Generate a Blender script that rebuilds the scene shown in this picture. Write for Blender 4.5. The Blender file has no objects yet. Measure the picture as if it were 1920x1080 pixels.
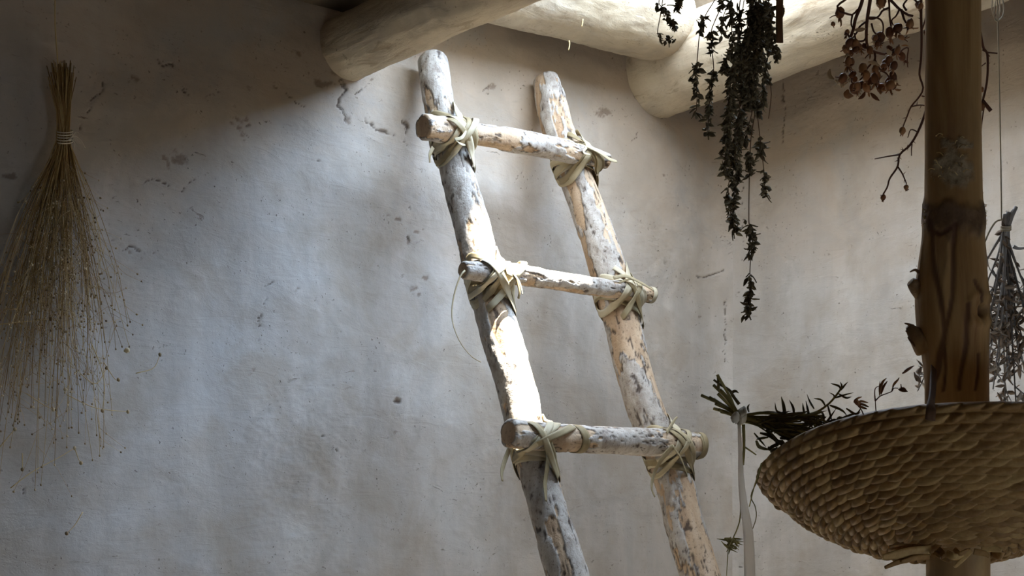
import bpy, math, random
import numpy as np
from mathutils import Vector
R = random.Random(11)
EYE = 1.55
F = 2600.0
HY = 1000.0
DW = np.array([0.755, 0.656, 0.0]); DW /= np.linalg.norm(DW)      # along the back wall
DN = np.array([DW[1], -DW[0], 0.0])                                  # out of the back wall, into the room
W0 = np.array([0.0, 4.0, 0.0])
UP = np.array([0.0, 0.0, 1.0])
TC = 0.969                                                           # corner position along the back wall
scene = bpy.context.scene
COL = scene.collection

# ------------------------------------------------------------------ coordinates
def room(t, s, z):
    """room coordinates: t along the back wall, s out of it, z above the floor"""
    return W0 + t*DW + s*DN + z*UP
def ray(px, py):
    return np.array([(px-960.0)/F, 1.0, (HY-py)/F])
def at(px, py, Y):
    return ray(px, py)*Y + EYE*UP
def on_wall(px, py, s=0.0):
    r = ray(px, py)
    Y = (s - np.dot(DN, -W0)) / np.dot(DN, r)
    return r*Y + EYE*UP
LK = 2.79
def on_ladder(px, py, off=0.0):
    r = ray(px, py)
    nrm = DN*LK + UP; ln = np.linalg.norm(nrm)
    # plane  z + LK*s = 1.42 (+off)
    k = 1.42 + off*ln + LK*np.dot(DN, W0)
    Y = k/np.dot(nrm, r)
    return r*Y + EYE*UP
def pix(P):
    """photo position of points, used to set where the plaster is chipped"""
    return 960+F*P[..., 0]/P[..., 1], HY-F*(P[..., 2]-EYE)/P[..., 1]

# ------------------------------------------------------------------ noise
def _h(ix, iy, iz, seed):
    with np.errstate(over='ignore'):
        h = (ix.astype(np.uint32)*np.uint32(374761393) + iy.astype(np.uint32)*np.uint32(668265263)
             + iz.astype(np.uint32)*np.uint32(2147483647) + np.uint32((seed*1274126177) & 0xffffffff))
        h = (h ^ (h >> np.uint32(13)))*np.uint32(1274126177)
        h = (h ^ (h >> np.uint32(16)))*np.uint32(2246822519)
        h = h ^ (h >> np.uint32(15))
    return h.astype(np.float64)/4294967295.0
def vnoise(P, seed=0):
    P = np.asarray(P, dtype=np.float64)
    I = np.floor(P).astype(np.int64); f = P-I; f = f*f*f*(f*(f*6-15)+10)
    x, y, z = I[..., 0], I[..., 1], I[..., 2]
    fx, fy, fz = f[..., 0], f[..., 1], f[..., 2]
    def L(a, b, t): return a+(b-a)*t
    c = [[[_h(x+i, y+j, z+k, seed) for k in (0, 1)] for j in (0, 1)] for i in (0, 1)]
    r = L(L(L(c[0][0][0], c[1][0][0], fx), L(c[0][1][0], c[1][1][0], fx), fy),
          L(L(c[0][0][1], c[1][0][1], fx), L(c[0][1][1], c[1][1][1], fx), fy), fz)
    return r*2-1
def fbm(P, oct=4, seed=0, gain=0.5):
    a, s, out = 1.0, 0.0, 0.0
    for i in range(oct):
        out = out + a*vnoise(P*(2.03**i)+i*17.3, seed+i); s += a; a *= gain
    return out/s
def sstep(a, b, x):
    t = np.clip((x-a)/(b-a), 0, 1); return t*t*(3-2*t)

# ------------------------------------------------------------------ objects
def link(o, parent=None):
    COL.objects.link(o)
    if parent is not None:
        o.parent = parent
        o.matrix_parent_inverse.identity()
        o.location = Vector(o.location) - origin_of(parent)
    return o
def origin_of(o):
    v = Vector(o.location); p = o.parent
    while p is not None:
        v += Vector(p.location); p = p.parent
    return v
def mesh_obj(name, V, Fc, mat, parent=None, smooth=True, attrs=None, origin=None):
    V = np.asarray(V, dtype=np.float64)
    if origin is None:
        origin = V.mean(axis=0)
    origin = np.asarray(origin, dtype=np.float64)
    me = bpy.data.meshes.new(name)
    me.from_pydata((V-origin).tolist(), [], [list(map(int, f)) for f in Fc])
    if smooth:
        me.polygons.foreach_set('use_smooth', [True]*len(me.polygons))
    for k, a in (attrs or {}).items():
        at_ = me.attributes.new(k, 'FLOAT', 'POINT')
        at_.data.foreach_set('value', np.asarray(a, dtype=np.float32))
    me.update()
    if mat is not None: me.materials.append(mat)
    o = bpy.data.objects.new(name, me)
    o.location = origin.tolist()
    return link(o, parent)
def empty(name, loc):
    o = bpy.data.objects.new(name, None); o.location = list(map(float, loc)); o.empty_display_size = 0.05
    COL.objects.link(o); return o
def tag(o, label, cat, group=None, kind=None):
    o['label'] = label; o['category'] = cat
    if group: o['group'] = group
    if kind: o['kind'] = kind
    return o
def grid_faces(nu, nv, wrap=False, base=0):
    """nu rows of nv points"""
    i = np.arange(nu-1)[:, None]; nj = nv if wrap else nv-1
    j = np.arange(nj)[None, :]
    a = i*nv+j; b = i*nv+(j+1) % nv; c = (i+1)*nv+(j+1) % nv; d = (i+1)*nv+j
    return (np.stack([a, b, c, d], -1).reshape(-1, 4)+base)
def spline(pts, n, extra=None):
    """Catmull-Rom through pts, evenly in length"""
    P = np.asarray(pts, dtype=np.float64)
    if len(P) == 2:
        u = np.linspace(0, 1, n)[:, None]; return P[0]*(1-u)+P[1]*u
    Q = np.vstack([2*P[0]-P[1], P, 2*P[-1]-P[-2]])
    out = []
    m = max(8, int(3*n/len(P)))
    for k in range(len(P)-1):
        p0, p1, p2, p3 = Q[k], Q[k+1], Q[k+2], Q[k+3]
        u = np.linspace(0, 1, m, endpoint=False)[:, None]
        out.append(0.5*((2*p1)+(-p0+p2)*u+(2*p0-5*p1+4*p2-p3)*u**2+(-p0+3*p1-3*p2+p3)*u**3))
    out = np.vstack(out+[P[-1:]])
    L = np.concatenate([[0], np.cumsum(np.linalg.norm(np.diff(out[:, :3], axis=0), axis=1))])
    t = np.linspace(0, L[-1], n)
    return np.stack([np.interp(t, L, out[:, i]) for i in range(out.shape[1])], 1)
def frames(P, ref=None):
    T = np.gradient(P, axis=0); T /= np.linalg.norm(T, axis=1)[:, None]+1e-12
    if ref is None:
        ref = np.array([0, 0, 1.0]) if abs(T[0][2]) < 0.9 else np.array([1.0, 0, 0])
    A = np.zeros_like(P); prev = np.asarray(ref, float)
    for i in range(len(P)):
        v = prev-np.dot(prev, T[i])*T[i]
        l = np.linalg.norm(v)
        if l < 1e-6:
            v = np.cross(T[i], [0.3, 0.7, 0.2]); l = np.linalg.norm(v)
        A[i] = v/l; prev = A[i]
    B = np.cross(T, A)
    return T, A, B

class MB:
    def __init__(s): s.V = []; s.F = []; s.A = []; s.n = 0
    def add(s, V, Fc, a=None):
        V = np.asarray(V, float)
        s.V.append(V); s.F += [[int(x)+s.n for x in f] for f in Fc]
        s.A.append(np.full(len(V), R.random() if a is None else a)); s.n += len(V)
    def tube(s, pts, r0, r1=None, seg=6, n=None, cap=True, a=None, rad=None):
        pts = np.asarray(pts, float)
        n = n or max(2, 4*(len(pts)-1)+1)
        P = spline(pts, n)
        T, A, B = frames(P)
        rr = np.linspace(r0, r0 if r1 is None else r1, n) if rad is None else np.interp(np.linspace(0, 1, n), np.linspace(0, 1, len(rad)), rad)
        th = np.linspace(0, 2*math.pi, seg, endpoint=False)
        V = (P[:, None]+rr[:, None, None]*(np.cos(th)[None, :, None]*A[:, None]+np.sin(th)[None, :, None]*B[:, None])).reshape(-1, 3)
        Fc = grid_faces(n, seg, True).tolist()
        if cap:
            Fc += [list(range(seg))[::-1], [(n-1)*seg+k for k in range(seg)]]
        s.add(V, Fc, a)
    def ribbon(s, P, Wd, width, thick, a=None, taper=None, closed=False):
        """flat strip: path P, width directions Wd (per point)"""
        P = np.asarray(P, float); n = len(P)
        T = np.roll(P, -1, 0)-np.roll(P, 1, 0) if closed else np.gradient(P, axis=0)
        T /= np.linalg.norm(T, axis=1)[:, None]+1e-12
        Wd = Wd-(Wd*T).sum(1)[:, None]*T; Wd /= np.linalg.norm(Wd, axis=1)[:, None]+1e-12
        N = np.cross(T, Wd)
        w = np.full(n, width) if taper is None else width*np.interp(np.linspace(0, 1, n), np.linspace(0, 1, len(taper)), taper)
        prof = [(-.5, -.3), (-.25, -.55), (.25, -.55), (.5, -.3), (.5, .3), (.2, .5), (0, .38), (-.2, .5), (-.5, .3)]
        V = np.stack([P+Wd*(w*u)[:, None]+N*(thick*v) for u, v in prof], 1).reshape(-1, 3)
        k = len(prof)
        Fc = grid_faces(n, k, True).tolist()
        if closed:
            Fc += [[(n-1)*k+j, (n-1)*k+(j+1) % k, (j+1) % k, j] for j in range(k)]
        else:
            Fc += [list(range(k))[::-1], [(n-1)*k+j for j in range(k)]]
        s.add(V, Fc, a)
    def leaf(s, base, d, length, width, curl=0.3, side=None, a=None, n=5, shape=None):
        d = np.asarray(d, float); d = d/np.linalg.norm(d)
        if side is None:
            side = np.array([R.gauss(0, 1) for _ in range(3)])
        side = side-np.dot(side, d)*d; side /= np.linalg.norm(side)+1e-9
        nn = np.cross(d, side)
        shape = shape or [0.12, 0.75, 1.0, 0.7, 0.05]
        V = []; th = 0.0006
        for i in range(n):
            u = i/(n-1)
            w = width*0.5*np.interp(u, np.linspace(0, 1, len(shape)), shape)
            c = np.asarray(base)+d*length*(u-0.18*curl*u*u)+nn*length*curl*u*u
            fold = abs(curl)*0.5*w+0.15*w
            V += [c-side*w+nn*fold, c-nn*th, c+side*w+nn*fold, c+nn*th*2.2]
        s.add(V, grid_faces(n, 4, True).tolist()+[[3, 2, 1, 0], [4*n-4, 4*n-3, 4*n-2, 4*n-1]], a)
    def blob(s, c, rx, ry=None, rz=None, axis=None, seg=8, rings=6, jit=0.0, a=None):
        ry = ry or rx; rz = rz or rx
        d = np.array([0, 0, 1.0]) if axis is None else np.asarray(axis, float)/np.linalg.norm(axis)
        e = np.cross(d, [0.31, 0.77, 0.4]); e /= np.linalg.norm(e); g = np.cross(d, e)
        V = []
        for i in range(rings+1):
            ph = math.pi*i/rings
            for j in range(seg):
                t = 2*math.pi*j/seg
                k = 1+R.uniform(-jit, jit)
                V.append(np.asarray(c)+k*(e*rx*math.sin(ph)*math.cos(t)+g*ry*math.sin(ph)*math.sin(t))+d*rz*math.cos(ph)*k)
        s.add(V, grid_faces(rings+1, seg, True).tolist(), a)
    def build(s, name, mat, parent=None, smooth=True, origin=None):
        V = np.vstack(s.V)
        return mesh_obj(name, V, s.F, mat, parent, smooth, {'vary': np.concatenate(s.A)}, origin)

# ------------------------------------------------------------------ materials
class NT:
    def __init__(s, name, rough=0.85, spec=0.2):
        s.m = bpy.data.materials.new(name); s.m.use_nodes = True
        s.t = s.m.node_tree; s.b = s.t.nodes['Principled BSDF']
        s.b.inputs['Roughness'].default_value = rough
        s.b.inputs['Specular IOR Level'].default_value = spec
        s.obj = s.t.nodes.new('ShaderNodeTexCoord').outputs['Object']
    def n(s, typ, **kw):
        nd = s.t.nodes.new(typ)
        for k, v in kw.items(): setattr(nd, k, v)
        return nd
    def set(s, sock, v):
        if isinstance(v, bpy.types.NodeSocket): s.t.links.new(v, sock)
        else: sock.default_value = v
    def mapping(s, scale, src=None, rot=(0, 0, 0)):
        m = s.n('ShaderNodeMapping'); s.set(m.inputs[0], src or s.obj)
        m.inputs['Scale'].default_value = scale; m.inputs['Rotation'].default_value = rot
        return m.outputs[0]
    def noise(s, scale, detail=6, rough=0.55, vec=None, dist=0.0):
        q = s.n('ShaderNodeTexNoise'); s.set(q.inputs['Vector'], vec or s.obj)
        q.inputs['Scale'].default_value = scale; q.inputs['Detail'].default_value = detail
        q.inputs['Roughness'].default_value = rough; q.inputs['Distortion'].default_value = dist
        return q.outputs['Fac']
    def voronoi(s, scale, vec=None, feature='DISTANCE_TO_EDGE'):
        q = s.n('ShaderNodeTexVoronoi', feature=feature); s.set(q.inputs['Vector'], vec or s.obj)
        q.inputs['Scale'].default_value = scale
        return q.outputs['Distance']
    def attr(s, name):
        q = s.n('ShaderNodeAttribute'); q.attribute_name = name; return q.outputs['Fac']
    def ramp(s, fac, stops, interp='LINEAR'):
        q = s.n('ShaderNodeValToRGB'); q.color_ramp.interpolation = interp
        e = q.color_ramp.elements
        while len(e) < len(stops): e.new(0.5)
        for k, (p, c) in enumerate(stops):
            e[k].position = p
            e[k].color = (c, c, c, 1) if isinstance(c, (int, float)) else (*c, 1)
        s.set(q.inputs[0], fac); return q.outputs[0]
    def mix(s, fac, a, b, mode='MIX'):
        q = s.n('ShaderNodeMix', data_type='RGBA', blend_type=mode)
        s.set(q.inputs[0], fac)
        for sock, v in ((q.inputs[6], a), (q.inputs[7], b)):
            s.set(sock, v if isinstance(v, bpy.types.NodeSocket) else (*v, 1))
        return q.outputs[2]
    def math(s, op, a, b=0.0, c=0.0, clamp=False):
        q = s.n('ShaderNodeMath', operation=op); q.use_clamp = clamp
        s.set(q.inputs[0], a); s.set(q.inputs[1], b); s.set(q.inputs[2], c)
        return q.outputs[0]
    def bump(s, h, dist=0.002, strength=1.0, normal=None):
        q = s.n('ShaderNodeBump'); q.inputs['Distance'].default_value = dist; q.inputs['Strength'].default_value = strength
        s.set(q.inputs['Height'], h)
        if normal is not None: s.set(q.inputs['Normal'], normal)
        return q.outputs[0]
    def done(s, col, normal=None, rough=None):
        s.set(s.b.inputs['Base Color'], col if isinstance(col, bpy.types.NodeSocket) else (*col, 1))
        if normal is not None: s.set(s.b.inputs['Normal'], normal)
        if rough is not None: s.set(s.b.inputs['Roughness'], rough)
        return s.m

def mat_plaster(name, tint=(1, 1, 1), k=1.0, beam=False, ang=0.0):
    q = NT(name, 0.93, 0.12)
    big = q.noise(1.7, 5, 0.6, dist=0.6)
    mid = q.noise(6.0, 6, 0.6, dist=0.4)
    fine = q.noise(55, 6, 0.7)
    streak = q.noise(5.0, 6, 0.62, vec=q.mapping((1.6, 1.6, 0.22)))
    trowel = q.noise(9.0, 7, 0.65, vec=q.mapping((0.8, 0.8, 3.0), rot=(0.0, 0.5, 0.3)), dist=1.0)
    def c(r, g, b): return (r*tint[0]*k, g*tint[1]*k, b*tint[2]*k)
    if beam:
        col = q.ramp(big, [(0.3, c(.50, .405, .275)), (0.5, c(.585, .50, .365)), (0.72, c(.65, .585, .465))])
    else:
        col = q.ramp(big, [(0.30, c(.455, .395, .325)), (0.45, c(.515, .475, .42)), (0.60, c(.54, .515, .475)), (0.8, c(.565, .55, .52))])
        col = q.mix(q.ramp(streak, [(0.36, 0.0), (0.62, 0.75)]), col, c(.40, .375, .34))
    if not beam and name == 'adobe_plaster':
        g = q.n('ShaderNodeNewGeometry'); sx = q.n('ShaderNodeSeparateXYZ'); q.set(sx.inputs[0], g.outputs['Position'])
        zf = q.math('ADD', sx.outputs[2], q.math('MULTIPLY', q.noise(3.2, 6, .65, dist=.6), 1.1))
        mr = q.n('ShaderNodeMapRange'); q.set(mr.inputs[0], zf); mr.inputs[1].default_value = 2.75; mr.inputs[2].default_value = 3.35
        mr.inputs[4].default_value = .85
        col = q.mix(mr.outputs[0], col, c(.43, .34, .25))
    col = q.mix(q.ramp(mid, [(0.34, 0.62), (0.54, 0.0)]), col, c(.36, .305, .24))
    blotch = q.noise(3.6, 7, .68, dist=.9)
    col = q.mix(q.ramp(blotch, [(.50, 0.0), (.64, .6)]), col, c(.375, .345, .305) if not beam else c(.44, .35, .25))
    col = q.mix(q.ramp(trowel, [(0.62, 0.0), (0.80, 0.5)]), col, c(.30, .25, .19))
    # specks of grit and straw holes
    sp = q.ramp(q.noise(120, 3, 0.6), [(0.30, 1.0), (0.36, 0.0)])
    spm = q.ramp(q.noise(11, 4, 0.6), [(0.48, 0.0), (0.62, 1.0)])
    spots = q.math('MULTIPLY', sp, spm)
    col = q.mix(q.math('MULTIPLY', spots, 0.75), col, (.10, .075, .055))
    # flaked scratches, wider than high
    fl = q.noise(16, 8, 0.72, vec=q.mapping((1.0, 1.0, 2.6), rot=(0, 0.35, 0)), dist=0.8)
    flm = q.ramp(q.noise(3.1, 4, 0.6, dist=0.5), [(0.40, 0.0), (0.58, 1.0)])
    flake = q.math('MULTIPLY', q.ramp(fl, [(0.635, 0.0), (0.69, 1.0)]), flm)
    col = q.mix(q.math('MULTIPLY', flake, 0.62), col, (.16, .115, .08))
    chip = q.attr('chip'); crk = q.attr('crack')
    col = q.mix(chip, col, (.155, .105, .07))
    col = q.mix(q.math('MULTIPLY', crk, .85), col, (.075, .05, .036))
    h = q.math('ADD', q.math('MULTIPLY', mid, 0.9), q.math('MULTIPLY', fine, 0.42))
    h = q.math('ADD', h, q.math('MULTIPLY', trowel, 0.8))
    h = q.math('SUBTRACT', h, q.math('MULTIPLY', flake, 0.55))
    h = q.math('SUBTRACT', h, q.math('MULTIPLY', spots, 0.5))
    if beam:
        fb = q.noise(24, 8, .72, vec=q.mapping((.28, 1, 1), src=q.mapping((1, 1, 1), rot=(0, 0, ang))), dist=.8)
        col = q.mix(q.ramp(fb, [(.36, .6), (.45, 0.0)]), col, (.30, .23, .15))
        h = q.math('ADD', h, q.math('MULTIPLY', fb, 1.6))
    return q.done(col, q.bump(h, 0.0042, 0.7))

def mat_rail():
    q = NT('weathered_bark', 0.8, 0.25)
    bark = q.attr('bark')
    lon = q.noise(14, 7, 0.65, vec=q.mapping((1, 1, 0.16)), dist=0.4)
    nb = q.noise(26, 6, 0.65)
    fine = q.noise(130, 4, 0.7)
    bk = q.ramp(q.math('ADD', q.math('MULTIPLY', nb, .55), q.math('MULTIPLY', q.noise(40, 6, .7, vec=q.mapping((1, 1, .25)), dist=.5), .45)), [(0.34, (.21, .165, .13)), (0.46, (.39, .345, .295)), (0.56, (.49, .45, .395)), (0.68, (.58, .55, .50))])
    wd = q.ramp(lon, [(0.3, (.34, .21, .12)), (0.48, (.50, .36, .23)), (0.7, (.62, .49, .36))])
    col = q.mix(q.ramp(bark, [(0.3, 0.0), (0.6, 1.0)]), wd, bk)
    col = q.mix(q.ramp(fine, [(0.34, 0.7), (0.42, 0.0)]), col, (.15, .10, .07))
    col = q.mix(q.attr('crack'), col, (.05, .033, .025))
    h = q.math('ADD', q.math('MULTIPLY', lon, 0.7), q.math('MULTIPLY', fine, 0.35))
    h = q.math('ADD', h, q.math('MULTIPLY', bark, 0.35))
    return q.done(col, q.bump(h, 0.006, 0.9))

def mat_vary(name, stops, rough=0.75, bumpscale=90, bd=0.0012, stretch=None, spec=0.25, noise=0.25):
    q = NT(name, rough, spec)
    v = q.attr('vary')
    nz = q.noise(bumpscale*0.5, 5, 0.6, vec=q.mapping(stretch) if stretch else None)
    f = q.math('ADD', q.math('MULTIPLY', v, 1-noise), q.math('MULTIPLY', nz, noise))
    col = q.ramp(f, stops)
    return q.done(col, q.bump(q.noise(bumpscale, 4, 0.6, vec=q.mapping(stretch) if stretch else None), bd, 0.7))

def mat_post():
    q = NT('post_wood', 0.6, 0.3)
    bark = q.attr('bark')
    lon = q.noise(11, 7, 0.62, vec=q.mapping((1, 1, 0.09)), dist=0.5)
    lon2 = q.noise(30, 6, 0.65, vec=q.mapping((1, 1, 0.12)), dist=0.3)
    blot = q.noise(9, 5, 0.6, vec=q.mapping((1, 1, .5)))
    wood = q.ramp(lon, [(0.30, (.13, .06, .02)), (0.42, (.29, .165, .06)), (0.54, (.42, .265, .11)), (0.72, (.56, .39, .185))])
    wood = q.mix(q.ramp(lon2, [(0.58, 0.0), (0.70, .6)]), wood, (.20, .085, .03))
    wood = q.mix(q.ramp(blot, [(0.54, 0.0), (0.66, 0.5)]), wood, (.16, .10, .055))
    bk = q.ramp(q.noise(40, 6, 0.65, vec=q.mapping((1, 1, .4))), [(0.3, (.055, .03, .018)), (0.55, (.15, .085, .04)), (0.75, (.26, .16, .08))])
    col = q.mix(bark, wood, bk)
    col = q.mix(q.attr('fibre'), col, q.ramp(q.noise(70, 5, .7), [(0.35, (.17, .115, .06)), (.6, (.36, .28, .17))]))
    col = q.mix(q.attr('crack'), col, (.075, .026, .012))
    h = q.math('ADD', lon, q.math('MULTIPLY', lon2, 0.5))
    h = q.math('ADD', h, q.math('MULTIPLY', q.math('MULTIPLY', q.math('ADD', bark, q.attr('fibre')), q.noise(90, 5, 0.7)), 1.5))
    return q.done(col, q.bump(h, 0.0035, 0.6))

M = {}
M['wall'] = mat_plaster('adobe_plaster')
M['beamplaster'] = mat_plaster('pale_plastered_log', beam=True, ang=math.radians(49))
M['headplaster'] = mat_plaster('pale_plastered_header', beam=True, ang=math.radians(-41))
M['floor'] = mat_plaster('packed_earth', tint=(.97, .96, .93), k=0.74)
M['roofearth'] = mat_plaster('smoky_roof_earth', tint=(.9, .78, .62), k=0.38)
M['rail'] = mat_rail()
M['post'] = mat_post()
M['yucca'] = mat_vary('dry_yucca_strip', [(0.1, (.21, .155, .075)), (0.45, (.36, .295, .175)), (0.8, (.52, .455, .32))], 0.6, 160, 0.0006, None)
M['straw'] = mat_vary('dry_straw', [(0.1, (.17, .10, .032)), (0.5, (.36, .23, .085)), (0.9, (.58, .44, .21))], 0.7)
M['seed'] = mat_vary('dry_seed_head', [(0.1, (.12, .075, .035)), (0.5, (.34, .24, .12)), (0.9, (.62, .52, .33))], 0.7)
M['herb'] = mat_vary('dried_herb_leaf', [(0.1, (.07, .052, .03)), (0.5, (.14, .11, .06)), (0.9, (.23, .19, .115))], 0.8)
M['herbstem'] = mat_vary('dried_herb_stem', [(0.1, (.07, .035, .02)), (0.9, (.15, .09, .05))], 0.8)
M['hip'] = mat_vary('dried_rose_hip', [(0.1, (.075, .028, .013)), (0.5, (.20, .08, .03)), (0.9, (.36, .18, .075))], 0.55)
M['husk'] = mat_vary('pale_husk', [(0.1, (.30, .18, .09)), (0.9, (.60, .48, .30))], 0.75)
M['twig'] = mat_vary('dark_red_twig', [(0.1, (.055, .022, .014)), (0.9, (.14, .06, .035))], 0.7)
M['greytwig'] = mat_vary('grey_twig', [(0.1, (.13, .11, .095)), (0.5, (.30, .28, .26)), (0.9, (.55, .54, .53))], 0.8)
M['greyleaf'] = mat_vary('grey_dry_leaf', [(0.1, (.18, .12, .08)), (0.5, (.38, .29, .21)), (0.9, (.60, .54, .46))], 0.8)
M['greenstem'] = mat_vary('olive_dry_stem', [(0.1, (.10, .075, .02)), (0.5, (.21, .165, .05)), (0.9, (.36, .30, .11))], 0.7)
M['needle'] = mat_vary('dark_olive_needle', [(0.1, (.055, .035, .015)), (0.5, (.095, .07, .028)), (0.9, (.17, .14, .06))], 0.75)
M['cord'] = mat_vary('pale_cord', [(0.1, (.40, .33, .22)), (0.9, (.66, .60, .48))], 0.8)
M['strap'] = mat_vary('pale_bast_strip', [(0.1, (.72, .66, .58)), (0.9, (.84, .79, .72))], 0.7)
_t = M['strap'].node_tree; _tr = _t.nodes.new('ShaderNodeBsdfTranslucent'); _tr.inputs[0].default_value = (.85, .80, .73, 1)
_mx = _t.nodes.new('ShaderNodeMixShader'); _mx.inputs[0].default_value = .6
_t.links.new(_t.nodes['Principled BSDF'].outputs[0], _mx.inputs[1]); _t.links.new(_tr.outputs[0], _mx.inputs[2])
_t.links.new(_mx.outputs[0], _t.nodes['Material Output'].inputs['Surface'])
M['basket'] = mat_vary('coiled_straw', [(0.2, (.15, .072, .022)), (0.5, (.34, .195, .068)), (0.8, (.58, .40, .165))], 0.6, 220, 0.001, None, 0.3, 0.45)
M['tagwood'] = mat_vary('dark_wood_strip', [(0.1, (.10, .05, .025)), (0.9, (.22, .12, .06))], 0.7)

# ------------------------------------------------------------------ plaster walls
def seg_dist(px, py, pts):
    d = np.full(px.shape, 1e9)
    for (x0, y0), (x1, y1) in zip(pts[:-1], pts[1:]):
        vx, vy = x1-x0, y1-y0
        t = np.clip(((px-x0)*vx+(py-y0)*vy)/(vx*vx+vy*vy), 0, 1)
        d = np.minimum(d, np.hypot(px-x0-t*vx, py-y0-t*vy))
    return d
CRACKS = [  # (points in photo position, half width, depth)
    ([(640, 150), (652, 168), (640, 182), (637, 196), (646, 208), (650, 226)], 2.6),
    ([(676, 212), (686, 214), (690, 228), (702, 236), (708, 243), (722, 247), (740, 254)], 1.9),
    ([(668, 175), (676, 170), (690, 160)], 1.4),
    ([(757, 226), (768, 238), (764, 250)], 2.2), ([(760, 262), (764, 274)], 1.3),
    ([(200, 150), (197, 170), (176, 183), (170, 205), (158, 222), (150, 245)], 0.9),
    ([(270, 345), (282, 336), (296, 333), (312, 341), (328, 346), (345, 357), (360, 340), (376, 331)], 0.9),
    ([(215, 445), (228, 455), (240, 470), (247, 460), (262, 466), (276, 472), (296, 474)], 1.7),
    ([(300, 110), (312, 118), (325, 118), (338, 128)], 1.5), ([(345, 168), (362, 180), (380, 186), (398, 176), (420, 170)], 1.2),
    ([(465, 235), (472, 231)], 2.5), ([(500, 130), (520, 160), (560, 190), (578, 201)], 1.1),
    ([(1470, 150), (1471, 182), (1475, 205), (1474, 232), (1469, 250), (1470, 268)], 1.0), ([(1469, 180), (1471, 190)], 2.6),
    ([(1302, 519), (1322, 520), (1338, 514), (1352, 510)], 1.6), ([(1197, 160), (1188, 170), (1196, 185), (1192, 195)], 1.2),
    ([(583, 300), (598, 302)], 1.9), ([(497, 536), (508, 532), (514, 528)], 2.2), ([(533, 527), (541, 530)], 2.0),
    ([(770, 385), (778, 392)], 1.4), ([(766, 440), (770, 456)], 2.2), ([(918, 162), (910, 170), (920, 176)], 1.3),
    ([(500, 560), (490, 590), (486, 620), (489, 640)], 0.5), ([(1358, 560), (1359, 610), (1357, 680)], 0.8),
    ([(1198, 240), (1188, 260), (1178, 270)], 0.9), ([(590, 800), (640, 860)], 0.4), ([(742, 752), (750, 754)], 4.0),
    ([(40, 880), (42, 925), (48, 940)], 0.8), ([(1393, 300), (1394, 420), (1390, 520)], 0.6)]
CHIPS = [(255, 145, 13, 8), (562, 97, 11, 8), (610, 155, 20, 14), (655, 225, 5, 9), (745, 411, 13, 5), (730, 404, 9, 3), (783, 434, 9, 4),
         (804, 428, 10, 5), (778, 540, 11, 10), (786, 552, 6, 5), (800, 520, 7, 4), (768, 452, 4, 8), (720, 246, 18, 6), (765, 235, 9, 14),
         (745, 750, 9, 8), (248, 470, 9, 7), (555, 540, 9, 7), (1300, 800, 3, 3), (925, 162, 10, 8), (1135, 210, 22, 9), (470, 700, 10, 8),
         (455, 232, 16, 22), (330, 300, 26, 18), (20, 330, 18, 10), (45, 430, 10, 12), (1310, 595, 4, 3), (1240, 330, 3, 3), (640, 130, 24, 14), (700, 148, 4, 3)]
def wall_mesh(name, us, zs, base, normal_fn, mat, marks=True):
    Ug, Zg = np.meshgrid(us, zs, indexing='ij')
    P = base(Ug)+Zg[..., None]*UP
    N = normal_fn(Ug)
    d = 0.030*fbm(P*1.3, 3, 3)+0.007*fbm(P*5.0, 3, 9)+0.0013*fbm(P*np.array([22, 22, 30]), 4, 21)
    rough = sstep(0.05, 0.35, fbm(P*2.3+7, 3, 31))
    d = d+0.0013*rough*fbm(P*np.array([60, 60, 100]), 3, 41)
    chip = np.zeros(P.shape[:2]); crk = np.zeros(P.shape[:2])
    if marks:
        px, py = pix(P)
        ok = (P[..., 1] > 0.5)
        j1 = 7*fbm(P*28, 3, 51); j2 = 7*fbm(P*28+50, 3, 52)
        k1 = 5*fbm(P*95, 3, 61)
        qx, qy = px+j1*0.35+k1, py+j2*0.35-k1*.6
        for pts, w in CRACKS:
            dd = seg_dist(qx, qy, pts)
            crk = np.maximum(crk, (1-sstep(w*0.2, w*1.25, dd+2.0*np.clip(fbm(P*38, 3, 77)-.02, 0, 1)*2))*ok)
        for cx, cy, rx, ry in CHIPS:
            dd = np.hypot((px-cx)/rx, (py-cy)/ry)+1.5*fbm(P*np.array([50, 50, 75]), 5, 71, .65)
            chip = np.maximum(chip, (1-sstep(0.30, 0.75, dd))*ok*0.62)
        d = d-0.004*crk-0.002*chip
    P = P+N*d[..., None]
    nu, nz = Ug.shape
    return mesh_obj(name, P.reshape(-1, 3), grid_faces(nu, nz), mat, None, True,
                    {'chip': chip.ravel(), 'crack': crk.ravel()})
def axis(*parts):
    out = []
    for a, b, n in parts: out += list(np.linspace(a, b, n, endpoint=False))
    return np.array(out+[parts[-1][1]])
ROOM_L, ROOM_D, TOP = -3.4, 5.0, EYE+1.75
CR = 0.16                                     # radius of the softened corner
arc = CR*math.pi/2
def plan(u):
    """plan curve: u<0 back wall, 0..arc rounded corner, beyond: right wall"""
    u = np.asarray(u, float)
    c = W0+(TC-CR)*DW+CR*DN
    a = np.clip(u/CR, 0, math.pi/2)
    P = c-CR*np.cos(a)[..., None]*DN+CR*np.sin(a)[..., None]*DW
    return P+np.minimum(u, 0)[..., None]*DW+np.maximum(u-arc, 0)[..., None]*DN
def plan_n(u):
    a = np.clip(np.asarray(u, float)/CR, 0, math.pi/2)
    return np.cos(a)[..., None]*DN-np.sin(a)[..., None]*DW
zs = axis((-0.02, EYE-0.32, 26), (EYE-0.32, EYE+1.5, 450), (EYE+1.5, TOP, 8))
us = axis((ROOM_L-TC+CR, -2.55, 24), (-2.5, arc*0.5, 680))
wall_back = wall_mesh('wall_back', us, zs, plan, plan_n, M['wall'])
us = axis((arc*0.5, 1.25+arc, 300), (1.25+arc, ROOM_D-CR+arc, 60))
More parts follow.
